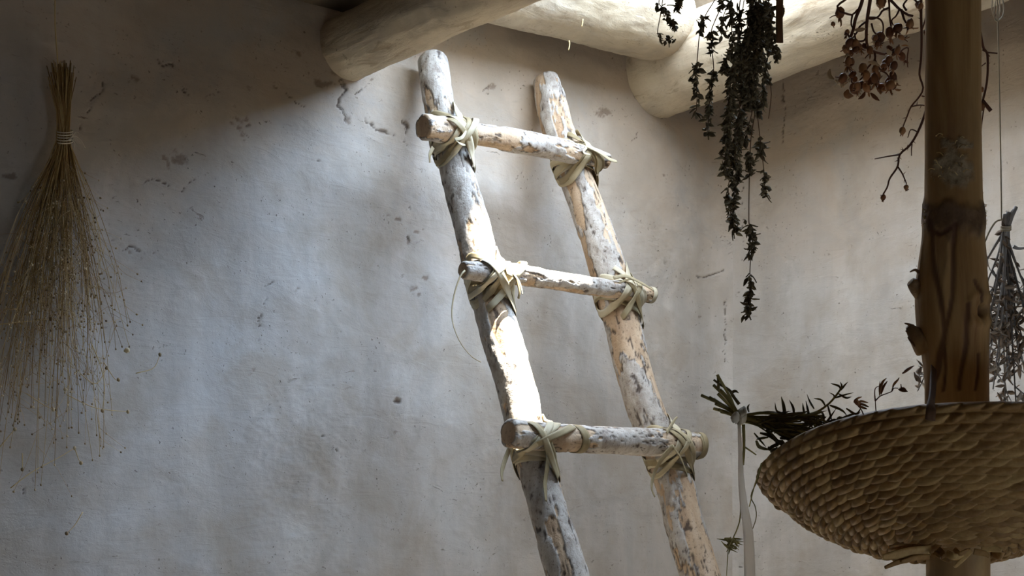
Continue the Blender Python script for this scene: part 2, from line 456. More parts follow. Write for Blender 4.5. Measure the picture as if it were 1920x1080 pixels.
wall_right = wall_mesh('wall_right', us, zs, plan, plan_n, M['wall'])
cz = axis((-0.02, TOP, 40))
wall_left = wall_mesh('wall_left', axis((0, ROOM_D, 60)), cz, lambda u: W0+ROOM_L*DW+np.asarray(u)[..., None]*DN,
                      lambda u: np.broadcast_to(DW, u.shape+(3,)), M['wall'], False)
DR0, DR1, DRH = -1.62, -0.92, 0.74                  # low opening added behind the viewer to let in fill light
def prism(mb, t0, t1, s0, s1, z0, z1):
    V = [room(t, s, z) for z in (z0, z1) for t, s in ((t0, s0), (t1, s0), (t1, s1), (t0, s1))]
    mb.add(V, [[3, 2, 1, 0], [4, 5, 6, 7], [0, 1, 5, 4], [1, 2, 6, 5], [2, 3, 7, 6], [3, 0, 4, 7]])
mb = MB()
prism(mb, ROOM_L-.3, DR0, ROOM_D, ROOM_D+.25, 0, TOP); prism(mb, DR1, TC+.3, ROOM_D, ROOM_D+.25, 0, TOP); prism(mb, DR0, DR1, ROOM_D, ROOM_D+.25, DRH, TOP)
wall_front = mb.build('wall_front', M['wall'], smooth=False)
for o in (wall_back, wall_right, wall_left, wall_front): o['kind'] = 'structure'
mb = MB(); prism(mb, ROOM_L-.3, TC+.3, -.3, ROOM_D+.3, -.2, 0.0)
o = mb.build('floor', M['floor'], smooth=False); o['kind'] = 'structure'
# roof of earth over poles, open between the beams above the ladder
HS = 1.42                                       # the hatch reaches this far from the back wall
mb = MB()
prism(mb, ROOM_L-.3, -0.56, -.3, ROOM_D+.3, EYE+1.362, EYE+1.72)
prism(mb, -0.56, TC+.3, HS, ROOM_D+.3, EYE+1.52, EYE+1.74)
prism(mb, 0.66, TC+.3, -.3, HS, EYE+1.56, EYE+1.74)
prism(mb, -0.56, 0.66, -.3, 0.10, EYE+1.60, EYE+1.76)
o = mb.build('ceiling', M['roofearth'], smooth=False); o['kind'] = 'structure'

# ------------------------------------------------------------------ logs
def log(name, path, radii, mat, parent=None, n=200, seg=64, lump=0.004, lumpf=9, bark=None, cap=0.012, seed=0, extra=None, fine=0.0):
    """a log along path with radii, rounded sawn ends; returns the object"""
    pr = np.hstack([np.asarray(path, float), np.asarray(radii, float)[:, None]])
    S = spline(pr, n); P = S[:, :3]; r = S[:, 3].copy()
    T, A, B = frames(P)
    L = np.concatenate([[0], np.cumsum(np.linalg.norm(np.diff(P, axis=0), axis=1))])
    th = np.linspace(0, 2*math.pi, seg, endpoint=False)
    D = np.cos(th)[None, :, None]*A[:, None]+np.sin(th)[None, :, None]*B[:, None]
    q = np.stack([np.cos(th)[None]*r[:, None]+0*L[:, None], np.sin(th)[None]*r[:, None]+0*L[:, None], L[:, None]+0*th[None]], -1)
    rr = r[:, None]+lump*fbm(q*np.array([lumpf, lumpf, lumpf*.45]), 3, seed+5)
    if fine: rr = rr+fine*fbm(q*np.array([70, 70, 25.]), 3, seed+15)
    e = np.minimum(L, L[-1]-L)                     # rounded rims
    rr = rr*(1-0.5*(1-np.clip(e/cap, 0, 1))**2*0.35)[:, None]
    at_ = {}
    z0 = np.zeros(rr.shape)
    if bark is not None:
        rr, at_ = bark(q, rr, th, L, P)
    if extra is not None:
        rr, at2 = extra(q, rr, th, L, P, P[:, None]+rr[..., None]*D); at_.update(at2)
    V = P[:, None]+rr[..., None]*D
    V = V.reshape(-1, 3); N0 = len(V)
    ring = [0.86, 0.55, 0.0]
    Fc = grid_faces(n, seg, True).tolist()
    ends = []
    for idx, sg in ((0, -1), (n-1, 1)):
        prev = idx*seg
        for k, f in enumerate(ring):
            c = P[idx]+T[idx]*sg*cap*0.18*(1-f)
            if f > 0:
                W = c+(V[idx*seg:(idx+1)*seg]-P[idx])*f
                b = N0+sum(len(x) for x in ends)
                ends.append(W)
                for j in range(seg):
                    fc = [prev+j, prev+(j+1) % seg, b+(j+1) % seg, b+j]
                    Fc.append(fc if sg > 0 else fc[::-1])
                prev = b
            else:
                b = N0+sum(len(x) for x in ends)
                ends.append(c[None])
                for j in range(seg):
                    fc = [prev+j, prev+(j+1) % seg, b]
                    Fc.append(fc if sg > 0 else fc[::-1])
    V = np.vstack([V]+ends)
    attrs = {}
    for k, a in at_.items():
        attrs[k] = np.concatenate([a.reshape(-1), np.zeros(len(V)-N0)])
    if not attrs: attrs = {'chip': np.zeros(len(V))}
    return mesh_obj(name, V, Fc, mat, parent, True, attrs)

def bark_fn(seed, cover=0.15, side=None):
    def fn(q, rr, th, L, P):
        b = fbm(q*np.array([24, 24, 5.0]), 5, seed)+0.35*fbm(q*np.array([70, 70, 28.]), 4, seed+3)
        bm = sstep(-0.06, 0.05, b+cover)
        edge = np.exp(-((b+cover)/0.035)**2)*sstep(0.0, 0.4, vnoise(q*np.array([30, 30, 14.]), seed+8)+0.15)
        g = fbm(q*np.array([48, 48, 6.]), 5, seed+11)
        ck = np.maximum(edge*0.8, (1-sstep(0.0, 0.045, np.abs(g)))*sstep(-0.05, 0.3, vnoise(q*np.array([22, 22, 9.]), seed+13)))
        h = fbm(q*np.array([60, 60, 34.]), 4, seed+17)
        ck = np.maximum(ck, sstep(0.40, 0.52, h)*0.85)
        rr = rr+0.0024*bm+bm*0.0022*fbm(q*np.array([70, 70, 40.]), 4, seed+19)-0.0020*ck
        return rr, {'bark': bm, 'crack': ck}
    return fn

# ---- ladder
LRAIL = [(810, 108, 53), (818, 165, 56), (827, 215, 57), (851, 300, 60), (867, 360, 62), (887, 430, 66), (898, 480, 67), (917, 550, 69), (930, 600, 70),
         (947, 655, 71), (972, 740, 72), (985, 800, 70), (1013, 900, 70), (1041, 1000, 72), (1065, 1085, 78)]
RRAIL = [(1023, 146, 48), (1036, 200, 60), (1050, 255, 62), (1090, 360, 64), (1115, 430, 67), (1137, 500, 69), (1164, 600, 67), (1200, 735, 67), (1223, 800, 67),
         (1261, 900, 70), (1288, 1000, 71), (1315, 1085, 78)]
def rail_path(L):
    pts = [on_ladder(x, y) for x, y, w in L]
    rad = [w*p[1]/F*0.5-0.001 for (x, y, w), p in zip(L, pts)]
    d = pts[-1]-pts[-4]; d /= np.linalg.norm(d)
    k = (pts[-1][2]-0.0)/-d[2]
    pts += [pts[-1]+d*k*0.5, pts[-1]+d*k]; rad += [rad[-1]*1.04, rad[-1]*1.06]
    return np.array(pts), np.array(rad)
lp, lr = rail_path(LRAIL); rp, rrd = rail_path(RRAIL)
ladder = empty('ladder', (lp[-1]+rp[-1])/2*np.array([1, 1, 0]))
tag(ladder, 'rustic pole ladder with three lashed rungs leaning on the plaster wall', 'ladder')
railL = log('rail', lp, lr, M['rail'], ladder, n=620, seg=84, lump=0.0045, lumpf=10, bark=bark_fn(3, 0.20), seed=2)
railR = log('rail', rp, rrd, M['rail'], ladder, n=620, seg=84, lump=0.0045, lumpf=10, bark=bark_fn(40, -0.04), seed=9)
RUNGS = [([(793, 238), (850, 246), (900, 253), (1000, 270), (1060, 283), (1138, 303)], [23, 22, 20, 20.5, 20.5, 15]),
         ([(868, 507), (920, 512), (980, 517), (1040, 526), (1100, 535), (1160, 545), (1219, 553)], [17, 19, 18, 17.5, 17.5, 17, 14]),
         ([(953, 813), (1000, 818), (1060, 822), (1150, 826), (1230, 830), (1306, 836)], [26, 25.5, 25, 25, 25, 23])]
RUNG3D = []
for i, (pts, rad) in enumerate(RUNGS):
    off = 0.062
    P = np.array([on_ladder(x, y, off) for x, y in pts])
    r = np.array([a*p[1]/F-0.001 for a, p in zip(rad, P)])
    RUNG3D.append((P, r))
    log('rung', P, r, M['rail'], ladder, n=320, seg=72, lump=0.004, lumpf=14, bark=bark_fn(70+i*20, (0.03, 0.14, 0.2)[i]), seed=50+i, cap=0.006)

def closest(path, p):
    S = spline(path, 400); return S[np.argmin(np.linalg.norm(S-p, axis=1))], S
def tang(path, p):
    S = spline(path, 400); i = int(np.clip(np.argmin(np.linalg.norm(S-p, axis=1)), 3, 396))
    d = S[i+3]-S[i-3]; return d/np.linalg.norm(d)
def wrap(mb, cyls, o, m, off, width, thick=0.0016, a=None, rot=0.0):
    """a strip wound round the union of the cylinders in the plane through o with normal m"""
    m = m/np.linalg.norm(m)
    e1 = np.cross(m, [0.2, 0.5, 0.84]); e1 /= np.linalg.norm(e1); e2 = np.cross(m, e1)
    pts = []
    for ph in np.linspace(0, 2*math.pi, 120, endpoint=False):
        d = e1*math.cos(ph)+e2*math.sin(ph); lam = 0.0
        for c, ax, r in cyls:
            dp = d-np.dot(d, ax)*ax; op = (o-c)-np.dot(o-c, ax)*ax
            A_ = np.dot(dp, dp); B_ = np.dot(dp, op); C_ = np.dot(op, op)-(r+off)**2
            dis = B_*B_-A_*C_
            if dis > 0 and A_ > 1e-6:
                l = (-B_+math.sqrt(dis))/A_
                if l > 0: lam = max(lam, min(l, 0.092))
        if lam > 0: pts.append((lam*math.cos(ph), lam*math.sin(ph)))
    pts = sorted(pts)                                  # taut: convex hull
    def half(ps):
        h = []
        for p in ps:
            while len(h) > 1 and (h[-1][0]-h[-2][0])*(p[1]-h[-2][1])-(h[-1][1]-h[-2][1])*(p[0]-h[-2][0]) <= 0: h.pop()
            h.append(p)
        return h
    H = half(pts)[:-1]+half(pts[::-1])[:-1]
    H = np.array(H+[H[0]])
    L = np.concatenate([[0], np.cumsum(np.hypot(*np.diff(H, axis=0).T))])
    t = np.linspace(0, L[-1], 72, endpoint=False)
    Q = np.stack([np.interp(t, L, H[:, k]) for k in (0, 1)], 1)
    for _ in range(2): Q = 0.5*Q+0.25*(np.roll(Q, 1, 0)+np.roll(Q, -1, 0))
    P = o+Q[:, :1]*e1+Q[:, 1:]*e2
    jit = np.array([math.sin(k/72*2*math.pi*2+rot) for k in range(72)])*0.0015
    P = P+m*jit[:, None]
    T = np.roll(P, -1, 0)-np.roll(P, 1, 0)
    W = np.zeros_like(P)
    for i, p in enumerate(P):
        best = None
        for c, ax, r in cyls:
            v = (p-c)-np.dot(p-c, ax)*ax; d = np.linalg.norm(v)-r
            if best is None or d < best[0]: best = (d, v)
        w = np.cross(best[1], T[i]); l = np.linalg.norm(w)
        w = w/l if l > 1e-9 else m
        W[i] = w if np.dot(w, m) > 0 else -w
    for _ in range(6): W = 0.5*W+0.25*(np.roll(W, 1, 0)+np.roll(W, -1, 0))
    mb.ribbon(P, W, width, thick, a, closed=True)

def lashing(rail, rr_, rung, side_pts, style, ends):
    rungP, rungR = rung
    tgt = on_ladder(*side_pts)
    c1, S1 = closest(rail, tgt); c2, S2 = closest(rungP, tgt)
    a = tang(rail, c1)
    a = a if a[2] > 0 else -a
    b = tang(rungP, c2)
    b = b if b[0] > 0 else -b
    c = np.cross(b, a); c /= np.linalg.norm(c)
    if np.dot(c, DN) < 0: c = -c
    r1 = np.interp(c1[2], rail[::-1, 2], rr_[::-1])+0.0035
    r2 = float(np.interp(c2[0], rungP[:, 0], rungR))+0.003
    cy = [(c1, a, r1), (c2, b, r2)]
    mid = 0.5*(c1+c2)
    mb = MB()
    for k, (kind, ang, sh, wd, layer) in enumerate(style):
        o_ = mid.copy(); off = 0.0012+0.0022*layer
        if kind == 'D':                      # diagonal round pole and rung
            u = math.cos(math.radians(ang))*b+math.sin(math.radians(ang))*a
            m = np.cross(u, c); o_ = o_+m/np.linalg.norm(m)*sh-a*.014
            wrap(mb, cy, o_, m, off, wd*1.3, a=R.random(), rot=k)
        elif kind == 'P':                    # round the pole only
            m = a*math.cos(math.radians(ang))+(b*0.8+c*0.6)*math.sin(math.radians(ang))
            wrap(mb, cy[:1], c1+a*sh, m, off, wd*1.3, a=R.random(), rot=k)
        else:                                # round the rung only
            m = b*math.cos(math.radians(ang))+a*math.sin(math.radians(ang))
            cR, _ = closest(rungP, c2+b*sh); wrap(mb, [(cR, b, float(np.interp(cR[0], rungP[:, 0], rungR))+.0015)], cR, m, off, wd*1.3, a=R.random(), rot=k)
    L = mb.build('lashing', M['yucca'], ladder)
    for pts, w in ends:
        e = MB()
        P = spline([on_ladder(x, y, o_) for x, y, o_ in pts], 22)
        Wd = np.tile(b*0.8+c*0.25, (22, 1))
        T = np.gradient(P, axis=0)
        Wd = np.array([np.cross(t, c*0.9+b*0.25) for t in T])
        e.ribbon(P, Wd, w, 0.0014, R.random(), taper=[1, 1, .9, .55])
        e.build('loose_end', M['yucca'], L)
    return L
lashing(lp, lr, RUNG3D[0], (845, 250), [('D', 50, -.024, .015, 0), ('D', 60, -.036, .013, 1), ('D', 57, -.014, .012, 2), ('D', -60, .006, .012, 0), ('D', -48, .020, .015, 1), ('D', -56, .038, .016, 2), ('D', 48, .004, .013, 3), ('D', -36, .046, .013, 3), ('P', 12, -.05, .016, 0), ('P', -18, -.046, .013, 1)],
        [([(853, 262, .10), (866, 258, .108), (874, 246, .105)], .009), ([(856, 264, .1), (864, 270, .103), (872, 272, .098)], .008), ([(812, 276, .05), (806, 290, .045), (806, 305, .035)], .011)])
lashing(rp, rrd, RUNG3D[0], (1090, 290), [('D', 45, -.012, .016, 0), ('D', 60, -.034, .014, 2), ('D', -58, .004, .012, 0), ('D', 52, -.03, .014, 1), ('D', -50, .022, .014, 2), ('D', -40, .03, .013, 1), ('P', -14, -.040, .017, 1), ('P', 24, -.050, .015, 2), ('P', 6, -.060, .012, 0)],
        [([(1098, 272, .1), (1122, 284, .1), (1142, 298, .095), (1157, 303, .09)], .014), ([(1100, 276, .1), (1094, 286, .1), (1106, 290, .1)], .008)])
lashing(lp, lr, RUNG3D[1], (915, 520), [('D', 48, -.008, .017, 0), ('D', 60, -.02, .012, 0), ('D', -60, .012, .013, 2), ('D', 50, -.032, .016, 1), ('D', 38, -.018, .012, 2), ('D', -52, .03, .018, 1), ('D', -50, .04, .016, 2), ('D', 44, .022, .014, 3), ('P', 24, -.045, .016, 0), ('P', 30, -.06, .014, 1)],
        [([(872, 507, .08), (862, 520, .075), (850, 560, .06), (848, 600, .05), (862, 640, .05), (884, 668, .05), (902, 679, .05)], .0045),
         ([(950, 510, .1), (966, 520, .095), (974, 545, .08), (972, 560, .07)], .014), ([(962, 512, .1), (974, 530, .095), (980, 552, .085)], .009)])
lashing(rp, rrd, RUNG3D[1], (1165, 546), [('D', 50, -.028, .014, 0), ('D', -50, .018, .014, 1), ('D', 60, -.008, .013, 2), ('D', -60, .0, .012, 0), ('D', 56, -.038, .016, 1), ('D', -54, .036, .013, 2), ('P', 26, -.045, .02, 1), ('P', 16, -.034, .015, 2), ('P', 34, -.058, .016, 0), ('R', 0, .05, .012, 0)],
        [([(1150, 521, .09), (1175, 518, .1), (1205, 532, .1), (1226, 545, .095)], .010), ([(1160, 530, .1), (1185, 524, .1), (1195, 545, .1)], .006)])
lashing(lp, lr, RUNG3D[2], (1000, 825), [('D', 30, -.02, .018, 0), ('D', 42, -.03, .015, 1), ('D', 22, .0, .014, 2), ('D', -52, .04, .016, 1), ('D', -56, .05, .014, 2), ('P', 20, -.05, .016, 1), ('P', 12, -.062, .014, 0), ('R', 12, .085, .020, 0)],
        [([(955, 842, .05), (947, 862, .05), (941, 884, .05), (942, 902, .05)], .014), ([(1028, 855, .07), (1026, 878, .062), (1022, 905, .05), (1024, 940, .05)], .017),
         ([(1034, 855, .066), (1042, 872, .055), (1040, 885, .05)], .009)])
lashing(rp, rrd, RUNG3D[2], (1248, 836), [('D', 56, -.038, .015, 0), ('D', -54, .028, .015, 1), ('D', 52, -.012, .012, 2), ('D', -55, .012, .013, 2), ('R', 8, .05, .017, 0), ('R', 0, -.045, .012, 0), ('R', -10, .066, .014, 1), ('P', 10, -.052, .016, 0), ('P', 30, -.07, .015, 1)],
        [([(1250, 812, .1), (1258, 798, .1), (1266, 786, .1), (1270, 782, .1)], .009), ([(1262, 836, .105), (1240, 862, .08), (1226, 890, .055), (1222, 915, .05), (1228, 932, .047)], .014),
         ([(1262, 836, .105), (1278, 862, .08), (1290, 895, .05)], .011)])

# ---- roof beams
def beam(name, p0, p1, r0, r1, label, seed, sag=0.0, lump=0.010, n=220):
    P = np.array([p0*(1-u)+p1*u-UP*sag*math.sin(math.pi*u) for u in np.linspace(0, 1, 7)])
    rad = [r0+(r1-r0)*u for u in np.linspace(0, 1, 7)]
    o = log(name, P, rad, M['headplaster' if seed == 15 else 'beamplaster'], None, n=n, seg=96, lump=lump, lumpf=6, seed=seed, cap=0.06, fine=0.003)
    return tag(o, label, 'beam', 'plastered roof beams')
beam('roof_beam', room(-.568, -.06, EYE+1.268), room(-.545, 2.4, EYE+1.30), .078, .085,
     'shaded plastered roof beam at upper left above the ladder top', 5)
b2 = beam('roof_beam', room(-.62, .135, EYE+1.508), room(.50, .155, EYE+1.553), .125, .128,
     'bright plastered log along the top of the back wall above the ladder', 15, lump=.014)
beam('roof_beam', room(.61, -.06, EYE+1.455), room(.62, 2.4, EYE+1.545), .135, .14,
     'bright plastered roof beam behind the hanging leafy herbs, above the wall corner', 25, lump=.016)
for pts in ([(1067, 76), (1068, 84), (1066, 94)], [(1093, 36), (1092, 44), (1091, 50)]):
    mb = MB(); P = np.array([on_wall(x, y, .285 if y < 60 else .235) for x, y in pts])
    mb.tube(P, .0019, .0014, 6, a=.9); mb.build('straw_stub', M['straw'], b2)
# ------------------------------------------------------------------ post
PY = 1.80
PE = [(-60, 1736, 1838), (60, 1736, 1838), (220, 1736, 1838), (340, 1735, 1840), (400, 1733, 1843), (450, 1729, 1845), (505, 1721, 1849), (560, 1717, 1852),
      (620, 1721, 1852), (662, 1729, 1853), (700, 1733, 1853), (750, 1735, 1853), (1060, 1737, 1855), (1200, 1738, 1856)]
pp = [at((l+r)/2, y, PY) for y, l, r in PE]; prr = [(r-l)/2*PY/F-.0008 for y, l, r in PE]
_t0, _t1 = pp[0].copy(), pp[-1].copy()
pp = [_t0*np.array([1, 1, 0])+UP*(EYE+1.52-(EYE+1.52-_t0[2])*u) for u in np.linspace(0, 1, 12)[:-1]]+pp+[_t1*np.array([1, 1, 1-u]) for u in np.linspace(0, 1, 20)[1:]]
prr = [prr[0]]*11+prr+[prr[-1]]*19
def post_extra(q, rr, th, L, P, V):
    px, py = pix(V); front = V[..., 1] < P[:, None, 1]+0.01
    jit = 12*fbm(q*60, 3, 5)
    bark = sstep(372, 392, py+jit)*(1-sstep(418, 470, py+jit*2+60*np.abs(fbm(q*np.array([25, 25, 4.]), 3, 8))))
    bark = np.maximum(bark, .75*sstep(.1, .3, fbm(q*np.array([30, 30, 3.]), 4, 18))*sstep(430, 470, py)*(1-sstep(620, 700, py)))
    fib = sstep(.35, .65, 1.15-np.hypot((px-1790)/55, (py-315)/50)+.45*fbm(q*70, 3, 28))*front
    fib = np.maximum(fib, sstep(.4, .6, 1-np.hypot((px-1785)/48, (py-268)/16)+.8*fbm(q*90, 3, 38))*front)
    vv = sstep(0, 8, px-(1742+(py-410)*.115)+6*fbm(q*40, 3, 81))*sstep(0, 8, (1790-(py-410)*.13)-px+6*fbm(q*40, 3, 82))*sstep(415, 440, py)*(1-sstep(560, 640, py))*front
    bark = np.maximum(bark, vv*(.45+.35*fbm(q*np.array([30, 30, 10.]), 3, 83)))
    ck = np.zeros(px.shape)
    j2 = 16*fbm(q*np.array([20, 20, 8.]), 3, 48)
    for pts, w in (([(1740, 410), (1745, 470), (1754, 560), (1764, 610), (1762, 680), (1752, 760)], 5.5), ([(1790, 420), (1784, 500), (1772, 570), (1764, 620)], 5),
                   ([(1768, 650), (1776, 740)], 3), ([(1765, 640), (1760, 700)], 5), ([(1822, 520), (1836, 560)], 4), ([(1804, 560), (1808, 640), (1800, 730)], 4.5), ([(1832, 660), (1828, 730)], 3), ([(1740, 425), (1760, 436), (1788, 424)], 5)):
        ck = np.maximum(ck, (1-sstep(w*.5, w*1.5, seg_dist(px+j2, py+j2, pts)))*front)
    hole = 1-sstep(.5, 1.1, np.hypot((px-1842)/9, (py-582)/14)); hole *= front
    ring = np.exp(-((np.hypot((px-1838)/22, (py-580)/30)-1)/.25)**2)*front
    rr = rr+.0035*bark*(.6+.7*fbm(q*50, 3, 58))+.004*fib*fbm(q*np.array([80, 80, 50.]), 3, 68)-.0016*ck-.014*hole+.003*ring
    rr = rr+sstep(440, 500, py)*(1-sstep(640, 720, py))*.0022*fbm(q*np.array([35, 35, 8.]), 3, 78)
    return rr, {'bark': np.clip(bark, 0, 1), 'fibre': np.clip(fib, 0, 1), 'crack': np.clip(np.maximum(ck*.8, hole), 0, 1)}
post = log('wooden_post', np.array(pp), prr, M['post'], n=1100, seg=110, lump=.0012, lumpf=9, seed=90, extra=post_extra)
tag(post, 'upright peeled wooden post with brown bark patch and knots at right', 'post')
def stub(p0, p1, r0, r1, seed):
    return log('branch_stub', [p0, (p0*.45+p1*.55), p1], [r0, (r0+r1)*.55, r1], M['post'], post, n=40, seg=28, lump=.003, lumpf=60, cap=.004, seed=seed,
               extra=lambda q, rr, th, L, P, V: (rr, {'bark': np.full(rr.shape, .8)*sstep(.25, .6, L/L[-1])[:, None], 'crack': 0*rr}))
stub(at(1735, 552, PY), at(1707, 528, PY-.006), .012, .0072, 3)
stub(at(1740, 652, PY), at(1703, 611, PY-.004), .017, .0045, 4)
mb = MB()
for p in ([(1712, 612), (1703, 608), (1696, 606)], [(1712, 622), (1704, 624), (1698, 620)], [(1720, 650), (1708, 640), (1702, 632)], [(1725, 512), (1716, 506), (1706, 510)]):
    mb = MB(); mb.tube([at(x, y, PY-.006) for x, y in p], .0028, .0008, 6); mb.build('splinter', M['tagwood'], post)
mb = MB()
for k in range(26):
    a0 = R.uniform(1745, 1832); y0 = R.uniform(252, 340)
    dx = R.uniform(-14, 14); dy = R.uniform(-8, 8); u = (a0-1787)/51
    Yd = PY-.0365*math.sqrt(max(.05, 1-u*u))-.002
    mb.tube([at(a0, y0, Yd), at(a0+dx*.5, y0+dy*.5-3, Yd-.004), at(a0+dx, y0+dy, Yd-.001)], .0007, .0004, 5)
for k in range(26):
    y0 = R.uniform(385, 428); sx = R.choice([1734, 1843, 1843])
    mb.tube([at(sx-2*(1 if sx > 1800 else -1), y0, PY-.008), at(sx+(4 if sx > 1800 else -2), y0+R.uniform(-4, 4), PY-.008), at(sx+(R.uniform(2, 8) if sx > 1800 else -R.uniform(0, 5)), y0+R.uniform(-8, 8), PY-.01)], .0007, .0003, 5)
mb.build('bark_fibre', M['straw'], post)['kind'] = 'stuff'

# ------------------------------------------------------------------ basket
BC = at(1790, 872, PY); tilt = math.radians(13.5)
bu = np.array([1.0, 0, 0]); bv = np.array([0, -math.cos(tilt), math.sin(tilt)]); bn = np.array([0, math.sin(tilt), math.cos(tilt)])   # bn: up axis of the bowl
prof = np.array([(.046, -.002), (.070, .003), (.104, .011), (.145, .027), (.187, .053), (.219, .080), (.2395, .100), (.2470, .117)])
PR = spline(np.hstack([prof, np.zeros((len(prof), 1))]), 600)[:, :2]
ROWS = 21; SUB = 10; SEG = 1000
idx = np.linspace(0, 599, ROWS*SUB+1)
pr_ = np.stack([np.interp(idx, np.arange(600), PR[:, k]) for k in (0, 1)], 1)
tn = np.gradient(pr_, axis=0); tn /= np.linalg.norm(tn, axis=1)[:, None]
nr = np.stack([tn[:, 1], -tn[:, 0]], 1)          # outward (down and out)
th = np.linspace(0, 2*math.pi, SEG, endpoint=False)
rowf = np.linspace(0, ROWS, ROWS*SUB+1)
ri = np.minimum(np.floor(rowf), ROWS-1); fr = rowf-ri
HGT = .1120
def bpos(r, h, ang):
    return BC+(r*np.cos(ang))[..., None]*bu+(r*np.sin(ang))[..., None]*bv+(h-HGT)[..., None]*bn
disp = np.zeros((len(rowf), SEG)); vary = np.zeros_like(disp)
rs = np.random.RandomState(4)
for k in range(ROWS):
    sel = np.where(ri == k)[0]
    f = fr[sel][:, None]
    rm = np.interp((k+.5)*SUB, np.arange(len(pr_)), pr_[:, 0])
    nl = max(9, int(2*math.pi*rm/.024))
    knots = np.sort((np.arange(nl)+rs.uniform(-.22, .22, nl))/nl*2*math.pi)
    hts = rs.uniform(.72, 1.1, nl); cols = rs.uniform(.0, 1, nl)
    tt = (th[None, :]+(f-.5)*.55*(.024/rm)) % (2*math.pi)
    j = np.searchsorted(knots, tt) % nl
    k0 = knots[j-1]; k1 = knots[j]
    w = (k1-k0) % (2*math.pi); u = ((tt-k0) % (2*math.pi))/np.maximum(w, 1e-6); u = np.clip(u, 0, 1)
    lump = (np.sin(np.pi*u**.80))**.6
    band = np.clip(1-np.abs(2*(f**.85)-1)**2.2, 0, 1)**.55
    disp[sel] = .0098*band*(.34+.66*lump)*hts[j]
    vary[sel] = np.clip(.5+.5*(cols[j]-.5), 0, 1)
ang2 = th[None, :]+0*rowf[:, None]
wob = .004*np.sin(3*ang2+.6)*(pr_[:, 0]/.25)[:, None]
r_o = pr_[:, 0][:, None]+nr[:, 0][:, None]*disp
h_o = pr_[:, 1][:, None]+nr[:, 1][:, None]*disp+wob
outer = bpos(r_o, h_o, ang2).reshape(-1, 3)
din = -.004-.2*disp
r_i = pr_[:, 0][:, None]+nr[:, 0][:, None]*din
h_i = pr_[:, 1][:, None]+nr[:, 1][:, None]*din+wob
inner = bpos(r_i, h_i, ang2).reshape(-1, 3)
nR = len(rowf)
Fo = grid_faces(nR, SEG, True); Fi = grid_faces(nR, SEG, True)[:, ::-1]+len(outer)
jj = np.arange(SEG); j2 = (jj+1) % SEG
top = np.stack([(nR-1)*SEG+jj, (nR-1)*SEG+j2, len(outer)+(nR-1)*SEG+j2, len(outer)+(nR-1)*SEG+jj], 1)
bot = np.stack([j2, jj, len(outer)+jj, len(outer)+j2], 1)
basket = mesh_obj('coiled_basket', np.vstack([outer, inner]), np.vstack([Fo, Fi, top, bot]), M['basket'], None, True,
                  {'vary': np.concatenate([vary.ravel(), vary.ravel()])}, origin=BC-bn*HGT)
tag(basket, 'shallow coiled straw basket fitted round the wooden post', 'basket')
def strip_px(name, pts, w, mat, parent, thick=.0022, taper=None, a=None):
    mb = MB(); P = spline([at(*p) for p in pts], 18)
    T = np.gradient(P, axis=0); Wd = np.cross(T, np.array([.15, 1, .2]))
    mb.ribbon(P, Wd, w, thick, a, taper=taper); return mb.build(name, mat, parent)
for pts, w in (([(1745, 1032, 1.73), (1700, 1036, 1.72), (1655, 1045, 1.71)], .013), ([(1740, 1040, 1.735), (1690, 1052, 1.72), (1660, 1064, 1.71)], .008),
               ([(1738, 1030, 1.74), (1700, 1026, 1.73), (1668, 1026, 1.72)], .010), ([(1742, 1044, 1.73), (1715, 1046, 1.72), (1690, 1053, 1.715)], .007),
               ([(1752, 1036, 1.725), (1768, 1047, 1.715), (1782, 1054, 1.71)], .006), ([(1820, 1032, 1.725), (1805, 1048, 1.715), (1790, 1063, 1.71)], .007),
               ([(1775, 1038, 1.72), (1790, 1044, 1.712), (1806, 1040, 1.715)], .009), ([(1840, 1026, 1.735), (1860, 1028, 1.73), (1878, 1032, 1.725)], .010),
               ([(1826, 1034, 1.728), (1846, 1038, 1.726), (1855, 1044, 1.725)], .008), ([(1760, 1030, 1.725), (1770, 1040, 1.712), (1764, 1046, 1.71)], .007),
               ([(1790, 1030, 1.72), (1800, 1038, 1.71), (1815, 1030, 1.712)], .006)):
    strip_px('straw_end', pts, w, M['basket'], basket, .0035, [1, 1, .85, .5])
strip_px('bark_strip', [(1751, 690, 1.755), (1749, 730, 1.64), (1746, 762, 1.555), (1744, 788, 1.542)], .011, M['tagwood'], basket, .002)

# ------------------------------------------------------------------ hanging leafy herbs
def rnd3(s): return np.array([R.gauss(0, s), R.gauss(0, s), R.gauss(0, s)])
def leafy(mbl, P, y0, y1, dens, size, mbs=None):
    """clusters of small crumpled leaves along the stem P between photo heights y0 and y1"""
    px, py = pix(P)
    sel = np.where((py >= y0) & (py <= y1))[0]
    if len(sel) < 1: return
    for k in range(int(dens*.42*(y1-y0))):
        i = R.choice(list(sel)); d = rnd3(.7)+np.array([0, 0, -.75])
        L = size*R.uniform(.55, 1.25)
        b = P[i]+rnd3(.0015)
        mbl.leaf(b, d, L, L*R.uniform(.35, .6), R.uniform(-.5, .7))
        if k % 3 == 0: mbl.blob(b+rnd3(.003), .0026, .003, .0045, rnd3(1), 5, 4, .3)
def strand(parent, pts, Y, clusters, size=.014, dens=.55, r=.0011, mats=('herbstem', 'herb')):
    P = spline([at(x, y, Y+(dy[0] if dy else 0)) for x, y, *dy in pts], 10*len(pts))
    mb = MB(); mb.tube(P[::2], r, r*.7, 5, n=len(P[::2]))
    st = mb.build('stem', M[mats[0]], parent)
    ml = MB()
    for c in clusters: leafy(ml, P, c[0], c[1], dens*(c[2] if len(c) > 2 else 1), size)
    if ml.n: ml.build('leaves', M[mats[1]], st)
    return st
HYD = 2.35
herb = empty('herb_bunch', at(1415, -160, HYD))
tag(herb, 'dark dried leafy herb bunch hanging in long strands before the bright beam', 'herbs')
